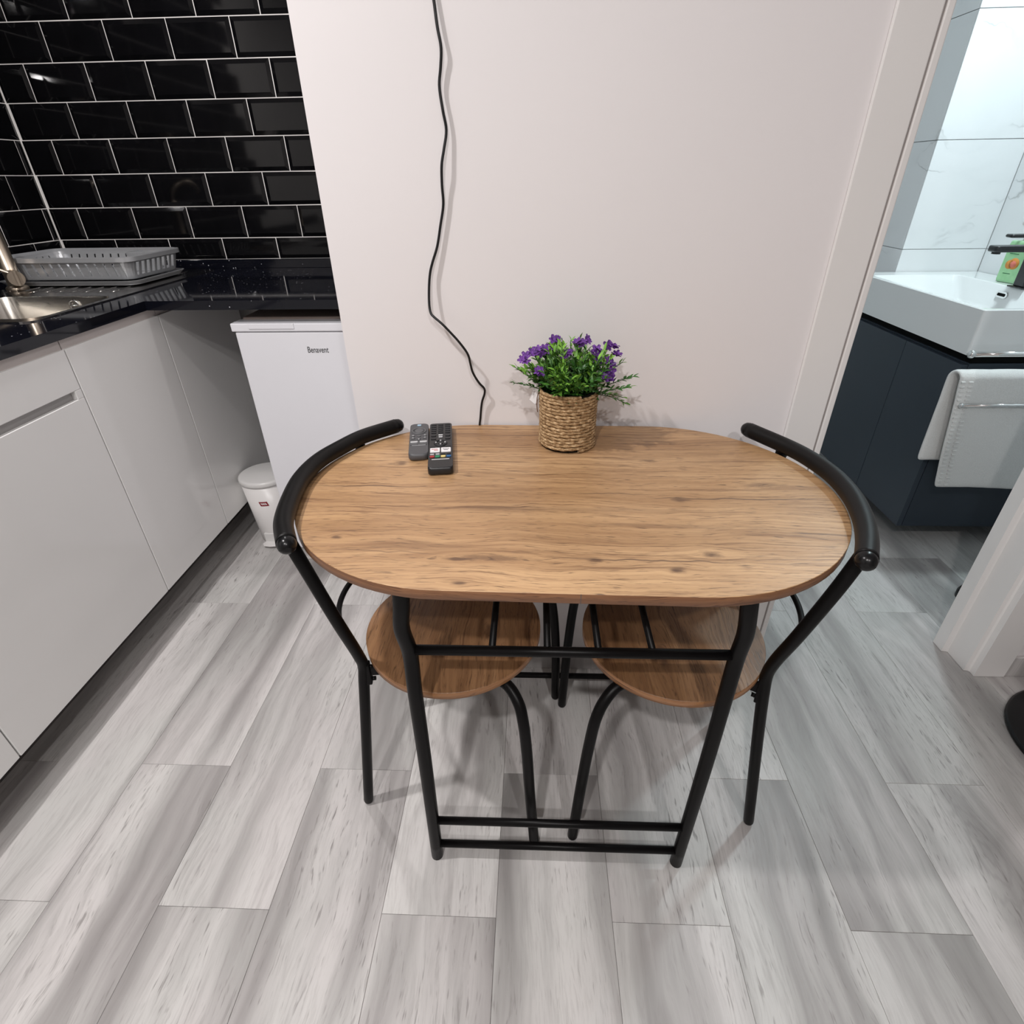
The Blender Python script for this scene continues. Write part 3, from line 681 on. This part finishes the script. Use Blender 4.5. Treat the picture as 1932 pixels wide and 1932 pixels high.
# ------------------------------------------------------------------ dining table
tb = thing('dining_table', 'oval oak-topped dining table on black tube frames against the white wall', 'table', (OX, OY, 0))
def stadium(hx, hy, n=26, p=2.35):
    out = []
    N = n * 4
    for k in range(N):
        a = 2 * PI * k / N; c, s_ = math.cos(a), math.sin(a)
        out.append((hx * math.copysign(abs(c) ** (2 / p), c), hy * math.copysign(abs(s_) ** (2 / p), s_)))
    return out
def capsule(hx, r, n=40):
    e = hx - r; out = []
    for k in range(n + 1):
        a = -PI / 2 + PI * k / n; out.append((e + r * math.cos(a), r * math.sin(a)))
    for k in range(n + 1):
        a = PI / 2 + PI * k / n; out.append((-e + r * math.cos(a), r * math.sin(a)))
    return out
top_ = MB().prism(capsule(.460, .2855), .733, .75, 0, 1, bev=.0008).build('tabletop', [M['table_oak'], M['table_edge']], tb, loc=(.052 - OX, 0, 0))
top_.rotation_euler = (0, 0, -.02)
MB().box(.0160, .0168, -.2858, -.2845, .7335, .7495).build('edge_band_joint', M['letter'], top_)
yf_, yr_ = .609 - OY, 1.062 - OY
def leg_pts(side, y, out):
    if side < 0: P = [(-.183, .590, .733), (-.1865, .592, .70), (-.1935, .599, .648), (-.190, .609, .590), (-.1915, .609, .50), (-.1925, .609, .34), (-.197, .609, .0)]
    else: P = [(.2935, .590, .733), (.2985, .592, .70), (.3065, .599, .648), (.3085, .609, .590), (.3075, .609, .50), (.306, .609, .34), (.299, .609, .0)]
    if out > 0: P = [(a, 2 * .8355 - b, c) for a, b, c in P]
    return [(a - OX, b - OY, c) for a, b, c in P]
for fside in (-1, 1):
    for s_ in (-1, 1):
        MB().tube(leg_pts(s_, 0, fside), .0122, 16, cap='flat', sub=8).build('leg', M['black_metal'], tb)
    y = yf_ if fside < 0 else yr_
    for z, r in ((.595, .0082), (.128, .0078), (.0445, .0078)):
        MB().tube([(-.192 - OX, y, z), (.303 - OX, y, z)], r, 14, sub=1).build('rail', M['black_metal'], tb)
for x in (-.0625, .0225, .1005, .1825):
    MB().tube([(x - OX, yf_, .5965), (x - OX, yr_, .5965)], .0056, 12, sub=1).build('rack_bar', M['black_metal'], tb)

# ------------------------------------------------------------------ chairs
def make_chair(label, o, seat_c, seat_mat, arc, near_rear, far_rear, near_front, far_front, hoop, side, clamp_far):
    t = thing('dining_chair', label, 'chair', (o[0], o[1], 0), group='oak-seated chairs pushed under the table')
    L = lambda pts: [(p[0] - o[0], p[1] - o[1], p[2]) for p in pts]
    cx, cy = seat_c[0] - o[0], seat_c[1] - o[1]
    circ = [(.173 * math.cos(2 * PI * k / 72), .173 * math.sin(2 * PI * k / 72)) for k in range(72)]
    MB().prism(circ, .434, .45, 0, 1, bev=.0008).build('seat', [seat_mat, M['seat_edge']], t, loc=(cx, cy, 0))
    kz = (H - .766) / (H - .78); arc = [(x * kz, y * kz, .766) for x, y, z in arc]
    MB().tube(L(arc), .0150, 20, cap='flat', sub=8).build('backrest', M['foam'], t)
    for i, j in ((0, 1), (-1, -2)):
        p = Vector(L(arc)[i]); d = (p - Vector(L(arc)[j])).normalized()
        MB().tube([p - d * .004, p, p + d * .004], .0142, 20, cap='round', sub=1).build('end_cap', M['cap'], t)
    for P in (near_rear, far_rear, near_front, far_front):
        MB().tube(L(P), .0107, 16, cap='round', sub=8).build('leg', M['black_metal'], t)
    MB().tube(L(hoop), .0056, 12, sub=8).build('lower_back_rail', M['black_metal'], t)
    # tube under the seat joining front legs
    MB().tube([(cx - side * .10, cy - .095, .424), (cx - side * .02, cy - .100, .424), (cx + side * .07, cy - .105, .424)], .008, 10, sub=3).build('seat_rail', M['black_metal'], t)
    MB().tube([(cx - side * .10, cy + .095, .424), (cx - side * .02, cy + .100, .424), (cx + side * .07, cy + .105, .424)], .008, 10, sub=3).build('seat_rail', M['black_metal'], t)
    for P, sg in ((near_rear, -1), (far_rear, 1)):
        # bracket between seat and rear leg
        k = min(P, key=lambda q: abs(q[2] - .42)); a = Vector((k[0] - o[0], k[1] - o[1], .418)); b = Vector((cx - side * .105, cy + sg * .085, .425))
        d = (b - a); ln = d.length; ang = math.atan2(d.y, d.x)
        bm = MB().box(.004, ln, -.003, .003, -.015, .008).box(.0, .012, -.008, .008, -.036, .016, .002)
        bm.tube([(.010, 0, -.026), (.019, 0, -.026)], .0042, 8, sub=1); bm.tube([(.010, 0, .006), (.017, 0, .006)], .0042, 8, sub=1)
        bm.xform(Matrix.Translation(a) @ Matrix.Rotation(ang, 4, 'Z')); bm.build('bracket', M['black_metal'], t)
    for c in (clamp_far,):
        MB().tube(L(c), .0105, 12, sub=1).build('clamp', M['black_metal'], t)
    return t
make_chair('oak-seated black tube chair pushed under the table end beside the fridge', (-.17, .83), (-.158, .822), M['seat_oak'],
    [(-.347, .626, .780), (-.372, .678, .780), (-.3885, .745, .780), (-.398, .825, .780), (-.390, .893, .780), (-.367, .950, .780), (-.341, .998, .780), (-.286, 1.054, .780)],
    [(-.3695, .672, .758), (-.357, .677, .70), (-.335, .698, .565), (-.3235, .724, .462), (-.321, .730, .430), (-.326, .729, .385), (-.371, .719, .0105)],
    [(-.362, 1.034, .758), (-.350, 1.018, .70), (-.313, .965, .565), (-.299, .950, .462), (-.296, .948, .430), (-.298, .950, .385), (-.313, .985, .0105)],
    [(-.125, .742, .4225), (-.080, .718, .4225), (-.044, .694, .420), (-.024, .670, .400), (-.0165, .657, .370), (-.010, .649, .300), (-.004, .643, .18), (.006, .639, .0105)],
    [(-.07, .93, .4225), (-.02, .958, .4225), (.012, .980, .418), (.034, .995, .396), (.044, 1.0, .36), (.056, 1.004, .24), (.062, 1.022, .0105)],
    [(-.330, .714, .505), (-.368, .775, .500), (-.386, .845, .495), (-.378, .905, .497), (-.344, .950, .503), (-.306, .960, .505)], 1,
    [(-.3615, 1.033, .752), (-.3605, 1.031, .762)])
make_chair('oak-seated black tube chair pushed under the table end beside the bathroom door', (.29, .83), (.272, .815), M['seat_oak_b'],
    [(.437, .602, .780), (.462, .650, .780), (.4825, .702, .780), (.499, .770, .780), (.5025, .838, .780), (.494, .890, .780), (.478, .940, .780), (.427, 1.035, .780)],
    [(.459, .642, .758), (.445, .645, .70), (.4255, .668, .58), (.4175, .695, .490), (.4165, .702, .455), (.421, .701, .40), (.473, .695, .0105)],
    [(.484, 1.000, .758), (.474, .985, .70), (.440, .948, .58), (.428, .940, .490), (.427, .940, .455), (.432, .942, .40), (.486, .962, .0105)],
    [(.235, .735, .4225), (.190, .715, .4225), (.153, .697, .420), (.130, .680, .400), (.117, .668, .372), (.107, .660, .30), (.099, .655, .20), (.088, .652, .0105)],
    [(.19, .925, .4225), (.145, .952, .4225), (.118, .972, .418), (.102, .990, .396), (.097, .998, .36), (.087, .992, .24), (.079, .996, .0105)],
    [(.424, .680, .535), (.468, .730, .525), (.497, .800, .518), (.500, .860, .520), (.478, .915, .528), (.437, .945, .535)], -1,
    [(.482, .995, .745), (.484, .994, .764)])

# ------------------------------------------------------------------ things on the table
def rrect_c(w, h, r, n=5): return rrect(-w / 2, w / 2, -h / 2, h / 2, r, n)
def key(parent, x, y, w, h, z, m, hh=.0014, r=None):
    MB().prism(rrect(x - w / 2, x + w / 2, y - h / 2, y + h / 2, min(w, h) * .3 if r is None else r, 2), z - .0003, z + hh).build('key', M[m], parent)
# black remote (axis: local +y points at the wall)
rb = thing('remote_control', 'black television remote with white and coloured keys on the table', 'remote', (-.1855, .998, .75), math.radians(8.2), group='remotes on the table')
MB().prism(rrect_c(.0465, .216, .007), .001, .0165, bev=.0025).build('body', M['remote_black'], rb)
z = .0165
for r_ in range(5):
    for c_ in range(3): key(rb, -.0143 + .0143 * c_, .096 - .0105 * r_, .0105, .0058, z, 'key')
key(rb, -.0143, .040, .0105, .010, z, 'key'); key(rb, .0143, .040, .0105, .010, z, 'key'); key(rb, 0, .041, .009, .004, z, 'key_lite'); key(rb, 0, .031, .008, .004, z, 'key_lite')
key(rb, -.0143, .024, .0105, .008, z, 'key'); key(rb, .0143, .024, .0105, .008, z, 'key')
MB().tube([(.0115 * math.cos(k * PI / 10), .002 + .0135 * math.sin(k * PI / 10), z) for k in range(20)], .0022, 6, closed=True, sub=1).build('ring_key', M['key'], rb)
for x, y in ((0, .0105), (0, -.006), (-.009, .002), (.009, .002)): key(rb, x, y, .003, .003, z + .0012, 'key_lite')
key(rb, 0, .002, .009, .009, z, 'key'); key(rb, -.0155, -.017, .010, .006, z, 'key'); key(rb, .0155, -.017, .010, .006, z, 'key'); 
wk = []
for x in (-.0105, .0105):
    key(rb, x, -.033, .0185, .019, z, 'key_white', .0016, .001)
for x, y, w_, m_ in ((-.0115, -.030, .012, 'key_red'), (-.0085, -.035, .008, 'key_red'), (.0105, -.030, .013, 'key_grey'), (.0105, -.035, .008, 'key_grey')):
    MB().box(x - w_ / 2, x + w_ / 2, y - .0009, y + .0009, z + .0016, z + .0019).build('key_print', M[m_], rb)
for i, m_ in enumerate(('key_red', 'key_green', 'key_yellow', 'key_blue')): key(rb, -.0158 + .0105 * i, -.061, .0088, .0068, z, m_)
for i in range(4): key(rb, -.0158 + .0105 * i, -.051, .0075, .0030, z, 'key_lite' if i in (0, 1) else 'key')
MB().box(-.0165, .0165, -.0738, -.0712, z, z + .0004).build('maker_print', M['key_lite'], rb)
# grey remote
rg = thing('remote_control', 'grey slim remote with round pad beside the black remote', 'remote', (-.2345, 1.028, .75), math.radians(9.5), group='remotes on the table')
MB().prism(rrect_c(.0390, .158, .011), .001, .0150, bev=.003).build('body', M['remote_grey'], rg)
z = .0150
MB().tube([(.0135 * math.cos(k * PI / 12), .036 + .0150 * math.sin(k * PI / 12), z) for k in range(24)], .0022, 6, closed=True, sub=1).build('ring_key', M['key_grey'], rg)
MB().lathe([(.0095, -.0002), (.0095, .0010), (.008, .0015), (0, .0015)], (0, .036, z), 20, sy=1.15).build('pad', M['key_grey'], rg)
key(rg, 0, .066, .008, .005, z, 'key_led')
for x, y in ((-.012, .010), (.012, .010), (-.012, -.002), (.012, -.002), (0, .008), (0, -.004)): key(rg, x, y, .0075, .006, z, 'key_grey')
for x, y in ((-.012, .011), (.012, .011), (-.012, -.001), (.012, -.001), (0, -.009)): key(rg, x, y, .003, .0022, z + .0013, 'key_lite', .0004)
for x, y, m_ in ((-.0092, -.021, 'key_lite'), (.0092, -.021, 'key_lite'), (-.0092, -.032, 'key_grey'), (.0092, -.032, 'key_grey')): key(rg, x, y, .0145, .0052 if m_ == 'key_lite' else .0045, z, m_)
MB().box(-.0135, .0135, -.0365, -.0355, z, z + .0003).build('key_print', M['key_lite'], rg)

# potted flowers in a rope basket
pl = thing('potted_flower', 'artificial plant with purple flowers in a rope basket on the table', 'plant', (.0665, 1.040, .75))
RB = lambda z: .0550 - .0015 * math.sin(z / .113 * PI)
lin = MB().lathe([(.0, .001), (.0515, .001), (.0520, .004), (.0525, .114), (.0490, .114), (.0490, .100), (0, .098)], seg=40); lin.build('pot', M['inner'], pl)
rope = MB(); turns = 17; per = 200; pitch = .1125 / turns; NS = 12
rv = []
for k in range(turns * per + 1):
    a = 2 * PI * k / per; zc = .0036 + pitch * k / per * .985; ca, sa = math.cos(a - 1.2), math.sin(a - 1.2)
    ph = a * 6.45 + .25 * math.sin(a * .73); wob = .0004 * math.sin(a * 1.7) + .0003 * math.sin(a * 4.1 + 1)
    for q in range(NS):
        th = 2 * PI * q / NS
        r_ = .0037 * (.60 + .44 * abs(math.cos(1.5 * (th + ph))))
        R0 = RB(zc) + r_ * math.cos(th); rv.append((R0 * ca, R0 * sa, zc + wob + r_ * math.sin(th)))
rope.add(rv, [(k * NS + q, (k + 1) * NS + q, (k + 1) * NS + (q + 1) % NS, k * NS + (q + 1) % NS) for k in range(turns * per) for q in range(NS)], True)
rope.build('rope_coil', M['rope'], pl)
tg = MB().box(-.0005, .0005, -.012, .012, -.02, .02); tg.xform(Matrix.Translation((-.0635, .02, .098)) @ Matrix.Rotation(math.radians(18), 4, 'Y') @ Matrix.Rotation(.6, 4, 'Z')); tg.build('card_tag', M['tag'], pl)
MB().tube([(-.052, .004, .114), (-.060, .003, .10), (-.0615, .002, .078), (-.060, .0, .066)], .0009, 6).build('tag_cord', M['kraft'], pl)
fo = MB(); tones = []
def leaf(p, d, L, w, tone):
    d = d.normalized(); side = d.cross(Vector((0, 0, 1)))
    if side.length < 1e-3: side = Vector((1, 0, 0))
    side.normalize(); up = side.cross(d).normalized()
    roll = random.uniform(-.7, .7); side = (side * math.cos(roll) + up * math.sin(roll)); up = side.cross(d).normalized()
    c = random.uniform(.1, .35) * L
    v = [p, p + d * L * .35 + side * w * .5 + up * c * .25, p + d * L * .38 + up * c * .10, p + d * L * .35 - side * w * .5 + up * c * .25, p + d * L * .72 + side * w * .38 - up * c * .1, p + d * L * .74 - up * c * .2, p + d * L * .72 - side * w * .38 - up * c * .1, p + d * L - up * c * .7]
    fo.add(v, [(0, 2, 1), (0, 3, 2), (1, 2, 5, 4), (2, 3, 6, 5), (4, 5, 7), (5, 6, 7)], True); tones.extend([tone] * 8)
def stem(a, lean, hgt, nl, tone, ls=1.0):
    base = Vector((.035 * math.cos(a) * random.uniform(.2, 1), .035 * math.sin(a) * random.uniform(.2, 1), .098))
    dirv = Vector((math.cos(a) * lean, math.sin(a) * lean, 1)).normalized(); droop = random.uniform(.1, .4) * lean
    pts = []
    for i in range(6):
        t_ = i / 5; p = base + dirv * hgt * t_ - Vector((0, 0, 1)) * droop * hgt * t_ * t_ * .5; pts.append(p)
    st_ = len(fo.v); fo.tube(pts, .0008, 4, sub=1); tones.extend([tone * .4] * (len(fo.v) - st_))
    for i in range(nl):
        t_ = .2 + .8 * i / (nl - 1); k = min(int(t_ * 5), 4); p = pts[k].lerp(pts[k + 1], t_ * 5 - k); sd = (pts[k + 1] - pts[k]).normalized()
        aa = i * 2.4 + a; o_ = Vector((math.cos(aa), math.sin(aa), .25)); o_ = (o_ - sd * o_.dot(sd)).normalized()
        d_ = o_ * (1 - t_ * .45) + sd * (.45 + t_ * .5)
        leaf(p, d_, random.uniform(.012, .019) * ls, random.uniform(.0050, .0074) * ls, min(1, max(0, tone * (0.35 + .8 * t_) + random.uniform(-.12, .12))))
    return pts[-1]
tips = []
for k in range(110):
    a = random.uniform(0, 2 * PI); lean = random.uniform(.05, 1.05)
    hg = .097 - .018 * lean + random.uniform(-.016, .012)
    tips.append(stem(a, lean, hg, random.randint(12, 17), random.uniform(.45, 1.0), random.uniform(.85, 1.15)))
for a, lean, hg in ((-.25, 2.4, .098), (.05, 1.7, .105), (-.12, 2.7, .098), (3.3, 1.5, .098), (.3, 1.3, .108), (-.4, 1.6, .100), (3.05, 1.2, .10), (2.9, .9, .08)):
    stem(a, lean, hg, 20, random.uniform(.35, .8), .85)
fo_o = fo.build('foliage', M['leaf'], pl, kind='stuff')
at = fo_o.data.attributes.new('tone', 'FLOAT', 'POINT'); at.data.foreach_set('value', tones)
def flower(c, nrm, sz):
    b = MB(); nrm = nrm.normalized(); u = nrm.cross(Vector((0, 0, 1)))
    if u.length < .01: u = Vector((1, 0, 0))
    u.normalize(); w = nrm.cross(u)
    for fl_ in range(4):
        cc = c + (u * random.uniform(-1, 1) + w * random.uniform(-1, 1)) * sz * .75 + nrm * random.uniform(-.2, .4) * sz
        n2 = (nrm + u * random.uniform(-.6, .6) + w * random.uniform(-.6, .6)).normalized(); u2 = (u - n2 * u.dot(n2)).normalized(); w2 = n2.cross(u2)
        for k in range(5):
            a = 2 * PI * k / 5 + fl_; d = u2 * math.cos(a) + w2 * math.sin(a); s2 = n2.cross(d); r = sz * random.uniform(.8, 1.05)
            b.add([cc - n2 * sz * .12, cc + d * r * .5 + s2 * r * .36 + n2 * r * .05, cc + d * r * .95 + s2 * r * .22 + n2 * r * .2, cc + d * r * 1.02 + n2 * r * .08, cc + d * r * .95 - s2 * r * .22 + n2 * r * .2, cc + d * r * .5 - s2 * r * .36 + n2 * r * .05], [(0, 1, 2, 3, 4, 5)], False)
    b.build('flower', M['petal'], pl)
for x, y, z_, sz in ((-.082, -.01, .176, .010), (-.066, .0, .186, .010), (-.048, .01, .183, .010), (-.055, -.035, .162, .0105), (-.024, .02, .204, .0095), (-.008, -.02, .185, .0105), (.018, .02, .196, .0105), (-.03, .04, .19, .009), (.045, -.01, .188, .012), (.052, -.015, .174, .009), (.078, .02, .190, .0115), (.087, .01, .176, .009), (.070, -.03, .146, .013), (.074, -.01, .166, .010), (.03, .045, .197, .009)):
    flower(Vector((x, y, z_)), Vector((x * 3, -.35 + y, .6)), sz)

# ------------------------------------------------------------------ cable on the white wall
cp = [(-.166, 1.5), (-.160, 1.451), (-.157, 1.42), (-.153, 1.394), (-.156, 1.37), (-.160, 1.347), (-.1565, 1.312), (-.153, 1.286), (-.159, 1.258), (-.164, 1.237), (-.1665, 1.206), (-.167, 1.176), (-.175, 1.142), (-.184, 1.107), (-.195, 1.080), (-.201, 1.062), (-.2055, 1.03), (-.206, .999), (-.203, .989), (-.197, .984), (-.182, .972), (-.169, .958), (-.150, .935), (-.135, .910), (-.132, .892), (-.128, .872), (-.116, .848), (-.106, .834), (-.106, .824), (-.112, .806), (-.115, .790), (-.118, .765), (-.120, .752), (-.122, .70), (-.125, .55), (-.13, .3), (-.13, .08)]
offs = [.004, .004, .006, .007, .005, .005, .007, .006, .009, .011, .008, .005, .005, .005, .007, .008, .012, .018, .022, .026, .030, .030, .028, .024, .02, .018, .014, .010, .009, .007, .006, .0055, .0055, .006, .006, .006, .014]
top = [(-.166 + .012 * math.sin(k * 1.3), YW - .006, 1.5 + .14 * k) for k in range(6, 0, -1)]
MB().tube(top + [(x, YW - .0025 - o_, z_) for (x, z_), o_ in zip(cp, offs)], .0024, 8, sub=5).build('cable', M['cable'], label='thin black cable hanging loosely down the white wall behind the table', category='cable')

# ------------------------------------------------------------------ bathroom
VX, VY0, VY1, BT = 1.357, 1.787, 2.548, .855
vn = thing('vanity_cabinet', 'dark navy wall-hung vanity cabinet under the white basin', 'cabinet', (1.6, 2.17, .08))
ox, oy, oz = 1.6, 2.17, .08
V = lambda x0, x1, y0, y1, z0, z1, bev=0: MB().box(x0 - ox, x1 - ox, y0 - oy, y1 - oy, z0 - oz, z1 - oz, bev)
V(VX + .020, 1.836, VY0 + .001, VY1, .080, .690).build('carcass', M['navy'], vn)
V(VX, VX + .018, VY0, 2.094, .080, .686, .0012).build('door', M['navy'], vn)
V(VX, VX + .018, 2.0965, VY1, .080, .686, .0012).build('door', M['navy'], vn)
V(VX + .025, 1.836, VY0 + .006, VY1, .690, .716).build('shadow_gap', M['recess_shade'], vn)
bs_ = thing('wash_basin', 'white ceramic rectangular basin on the navy vanity cabinet', 'basin', (1.6, 2.17, .717))
oz = .717
def basin():
    b = MB(); x0, x1, y0, y1 = VX - .003 - ox, 1.838 - ox, VY0 - .003 - oy, VY1 - oy; zt = BT - oz
    out = rrect(x0, x1, y0, y1, .006, 3)
    rings = [[p + (.0,) for p in rrect(x0 + .004, x1, y0 + .004, y1, .006, 3)], [p + (zt - .003,) for p in out], [p + (zt,) for p in rrect(x0 + .003, x1 - .001, y0 + .003, y1 - .001, .006, 3)]]
    ix0, ix1, iy0, iy1 = x0 + .014, x1 - .125, y0 + .016, y1 - .080
    rings += [[p + (zt,) for p in rrect(ix0, ix1, iy0, iy1, .022, 3)], [p + (zt - .004,) for p in rrect(ix0 + .003, ix1 - .003, iy0 + .003, iy1 - .003, .022, 3)],
              [p + (zt - .075,) for p in rrect(ix0 + .030, ix1 - .014, iy0 + .045, iy1 - .06, .035, 3)], [p + (zt - .098,) for p in rrect(ix0 + .06, ix1 - .035, iy0 + .10, iy1 - .12, .04, 3)]]
    n = len(out); b.add(sum(rings, []), [tuple(range(n))[::-1]], False)
    for L in range(len(rings) - 1):
        for k in range(n): j = (k + 1) % n; b.f.append((L * n + k, L * n + j, (L + 1) * n + j, (L + 1) * n + k)); b.sm.append(L > 2); b.mi.append(0)
    b.f.append(tuple((len(rings) - 1) * n + k for k in range(n))); b.sm.append(True); b.mi.append(0); return b
basin().build('bowl', M['ceramic'], bs_)
of = MB().prism(rrect_c(.052, .022, .0105), 0, .004); of.xform(Matrix.Translation((1.7045 - ox, 2.195 - oy, .824 - oz)) @ Matrix.Rotation(-math.radians(84), 4, 'Y') @ Matrix.Rotation(PI / 2, 4, 'Z')); of.build('overflow_ring', M['chrome'], bs_)
of = MB().prism(rrect_c(.038, .010, .004), .0032, .0048); of.xform(Matrix.Translation((1.7045 - ox, 2.195 - oy, .824 - oz)) @ Matrix.Rotation(-math.radians(84), 4, 'Y') @ Matrix.Rotation(PI / 2, 4, 'Z')); of.build('overflow_slot', M['recess_shade'], bs_)
MB().lathe([(0, 0), (.03, 0), (.032, .003), (0, .006)], (1.53 - ox, 2.15 - oy, BT - .0978 - oz), 24).build('waste', M['chrome'], bs_)
# black basin tap
bt_ = thing('basin_tap', 'matt black basin tap with flat lever at the right edge', 'tap', (1.735, 2.150, BT))
MB().box(-.036, .036, -.036, .036, 0, .005, .002).build('base_plate', M['matt_black'], bt_)
MB().box(-.026, .026, -.024, .024, .005, .118, .003).build('body', M['matt_black'], bt_)
sp = MB().prism(rrect(-.166, .026, -.024, .024, .012), .118, .137, bev=.003); sp.build('spout', M['matt_black'], bt_)
MB().lathe([(.013, 0), (.013, .008), (0, .008)], (-.146, 0, .111), 18).build('aerator', M['cap'], bt_)
MB().tube([(0, 0, .136), (0, 0, .162)], .021, 20, sub=1).build('cartridge', M['matt_black'], bt_)
lv = MB().prism(rrect(-.128, .022, -.018, .018, .010), .162, .172, bev=.003); lv.build('lever', M['matt_black'], bt_)
# soap dispenser
sd = thing('soap_dispenser', 'green labelled soap pump bottle standing behind the black tap', 'soap dispenser', (1.765, 2.262, BT), math.radians(12))
MB().box(-.024, .024, -.040, .040, 0, .140, .006).build('bottle', M['soap'], sd)
MB().tube([(0, 0, .14), (0, 0, .160)], .013, 16, sub=1).build('collar', M['bin'], sd)
MB().tube([(0, 0, .158), (0, 0, .192), (-.010, 0, .200), (-.045, 0, .196)], .006, 12, sub=4).build('pump', M['bin'], sd)
lb = MB().box(-.0255, -.0240, -.037, .037, .008, .130, .0004).build('label', M['label'], sd)
for zz, y0, y1 in ((.116, -.004, .022), (.107, -.014, .022), (.098, -.012, .022), (.032, -.008, .020)):
    MB().box(-.0262, -.0254, y0, y1, zz - .0011, zz + .0011).build('label_print', M['darkgreen'], lb)
MB().lathe([(0, 0), (.009, 0), (.009, .001), (0, .001)], (0, 0, 0), 6).xform(Matrix.Translation((-.0254, -.024, .116)) @ Matrix.Rotation(-PI / 2, 4, 'Y')).build('label_emblem', M['darkgreen'], lb)
for (y, zz, r, m_) in ((.008, .062, .015, 'orange'), (-.008, .066, .019, 'orange'), (-.006, .064, .011, 'pink')):
    MB().lathe([(0, 0), (r, 0), (r, .0008 if m_ == 'orange' else .0013), (0, .0008 if m_ == 'orange' else .0013)], (0, 0, 0), 20).xform(Matrix.Translation((-.0254, y, zz)) @ Matrix.Rotation(-PI / 2, 4, 'Y')).build('label_fruit', M[m_], lb)

# towel rail and towel on the near side of the vanity
YT = VY0
rl = thing('towel_rail', 'chrome three-armed towel rail on the near side of the vanity', 'towel rail', (1.80, YT, .60))
R_ = lambda p: (p[0] - 1.80, p[1] - YT, p[2] - .60)
MB().box(-.012, .012, -.110, -.0005, -.06, .16, .003).build('bracket', M['chrome'], rl)
for nm, y, z_, x0, r in (('arm', 1.741, .733, 1.336, .0085), ('arm', 1.722, .662, 1.335, .006), ('arm', 1.690, .588, 1.330, .0055)):
    MB().tube([R_((x0, y, z_)), R_((1.80, y, z_))], r, 14, sub=1).build('arm', M['chrome'], rl)
    MB().lathe([(0, -r * 1.5), (r * .9, -r * 1.2), (r * 1.5, 0), (r * .9, r * 1.2), (0, r * 1.5)], R_((x0, y, z_)), 14).build('end_ball', M['chrome'], rl)
def towel():
    b = MB(); path = []
    yb_, yf2 = 1.745, 1.703; zt = .662; n = 26
    # profile over the arm: back layer up, over, front layer down
    prof = [(yb_, .372 + (zt - .372) * k / 10) for k in range(11)] + [(1.723 + .022 * math.cos(PI * k / 8), zt + .024 * math.sin(PI * k / 8)) for k in range(1, 8)] + [(yf2, zt - (zt - .292) * k / 12) for k in range(13)]
    NX = 28; v = []
    for i, (y, z_) in enumerate(prof):
        fr_ = 0 if i < 11 else (1 if i > 17 else (i - 10) / 7.0)
        dn = max(0, (zt - z_) / .37)
        xl = (1.292 + .014 * dn) * (1 - fr_) + (1.302 + .062 * dn) * fr_
        for k in range(NX + 1):
            t_ = k / NX; x = xl + (1.79 - xl) * t_
            wv = .0022 * math.sin(9 * t_ + 3 * z_ * 6) * min(1, dn + .2) + random.uniform(-.0006, .0006)
            zz = z_ - (.0 + .010 * t_) * fr_ * dn + random.uniform(-.0008, .0008)
            v.append((x - 1.54, y + wv - 1.72, zz - .48))
    m_ = len(prof); f = [(i * (NX + 1) + k, i * (NX + 1) + k + 1, (i + 1) * (NX + 1) + k + 1, (i + 1) * (NX + 1) + k) for i in range(m_ - 1) for k in range(NX)]
    b.add(v, f, True); return b
tw = towel().build('towel', M['towel'], loc=(1.54, 1.72, .48), label='white terry towel folded over the chrome rail on the vanity side', category='towel')
sm_ = tw.modifiers.new('thick', 'SOLIDIFY'); sm_.thickness = .012; sm_.offset = 0
sb_ = tw.modifiers.new('soft', 'SUBSURF'); sb_.levels = 1; sb_.render_levels = 1
hem = MB()
for k in range(26):
    t_ = k / 25; z_ = .66 - .355 * t_; dn = t_; x = 1.302 + .062 * dn + .026
    hem.box(x - 1.54, x + .014 - 1.54, 1.703 - .0098 - 1.72, 1.703 - .004 - 1.72, z_ - .0035 - .48, z_ + .0020 - .48, .0012)
    hem.box(x - .022 - 1.54, x - .010 - 1.54, 1.703 - .0098 - 1.72, 1.703 - .004 - 1.72, z_ - .0035 - .48, z_ + .0020 - .48, .0012)
hem.build('hem_stitching', M['towel'], tw)

# door stop on the bathroom floor
ds = thing('door_stop', 'small black rounded door stop on the floor behind the right door casing', 'door stop', (1.452, 1.462, 0))
MB().lathe([(.046, 0), (.048, .004), (.048, .020), (.042, .034), (.028, .042), (0, .045)], seg=28).build('rubber_dome', M['cap'], ds)

# round black base at the right edge
st_ = thing('pedestal_stand', 'round black pedestal base on the floor at the right edge by the casing', 'stand', (1.392, .884, 0))
MB().lathe([(.197, 0), (.2, .003), (.2, .009), (.194, .013), (.12, .017), (.045, .022), (.033, .030), (.030, .04), (0, .04)], seg=56).build('base', M['cap'], st_)
MB().lathe([(.026, .038), (.026, .60), (0, .60)], seg=24).build('column', M['black_metal'], st_)
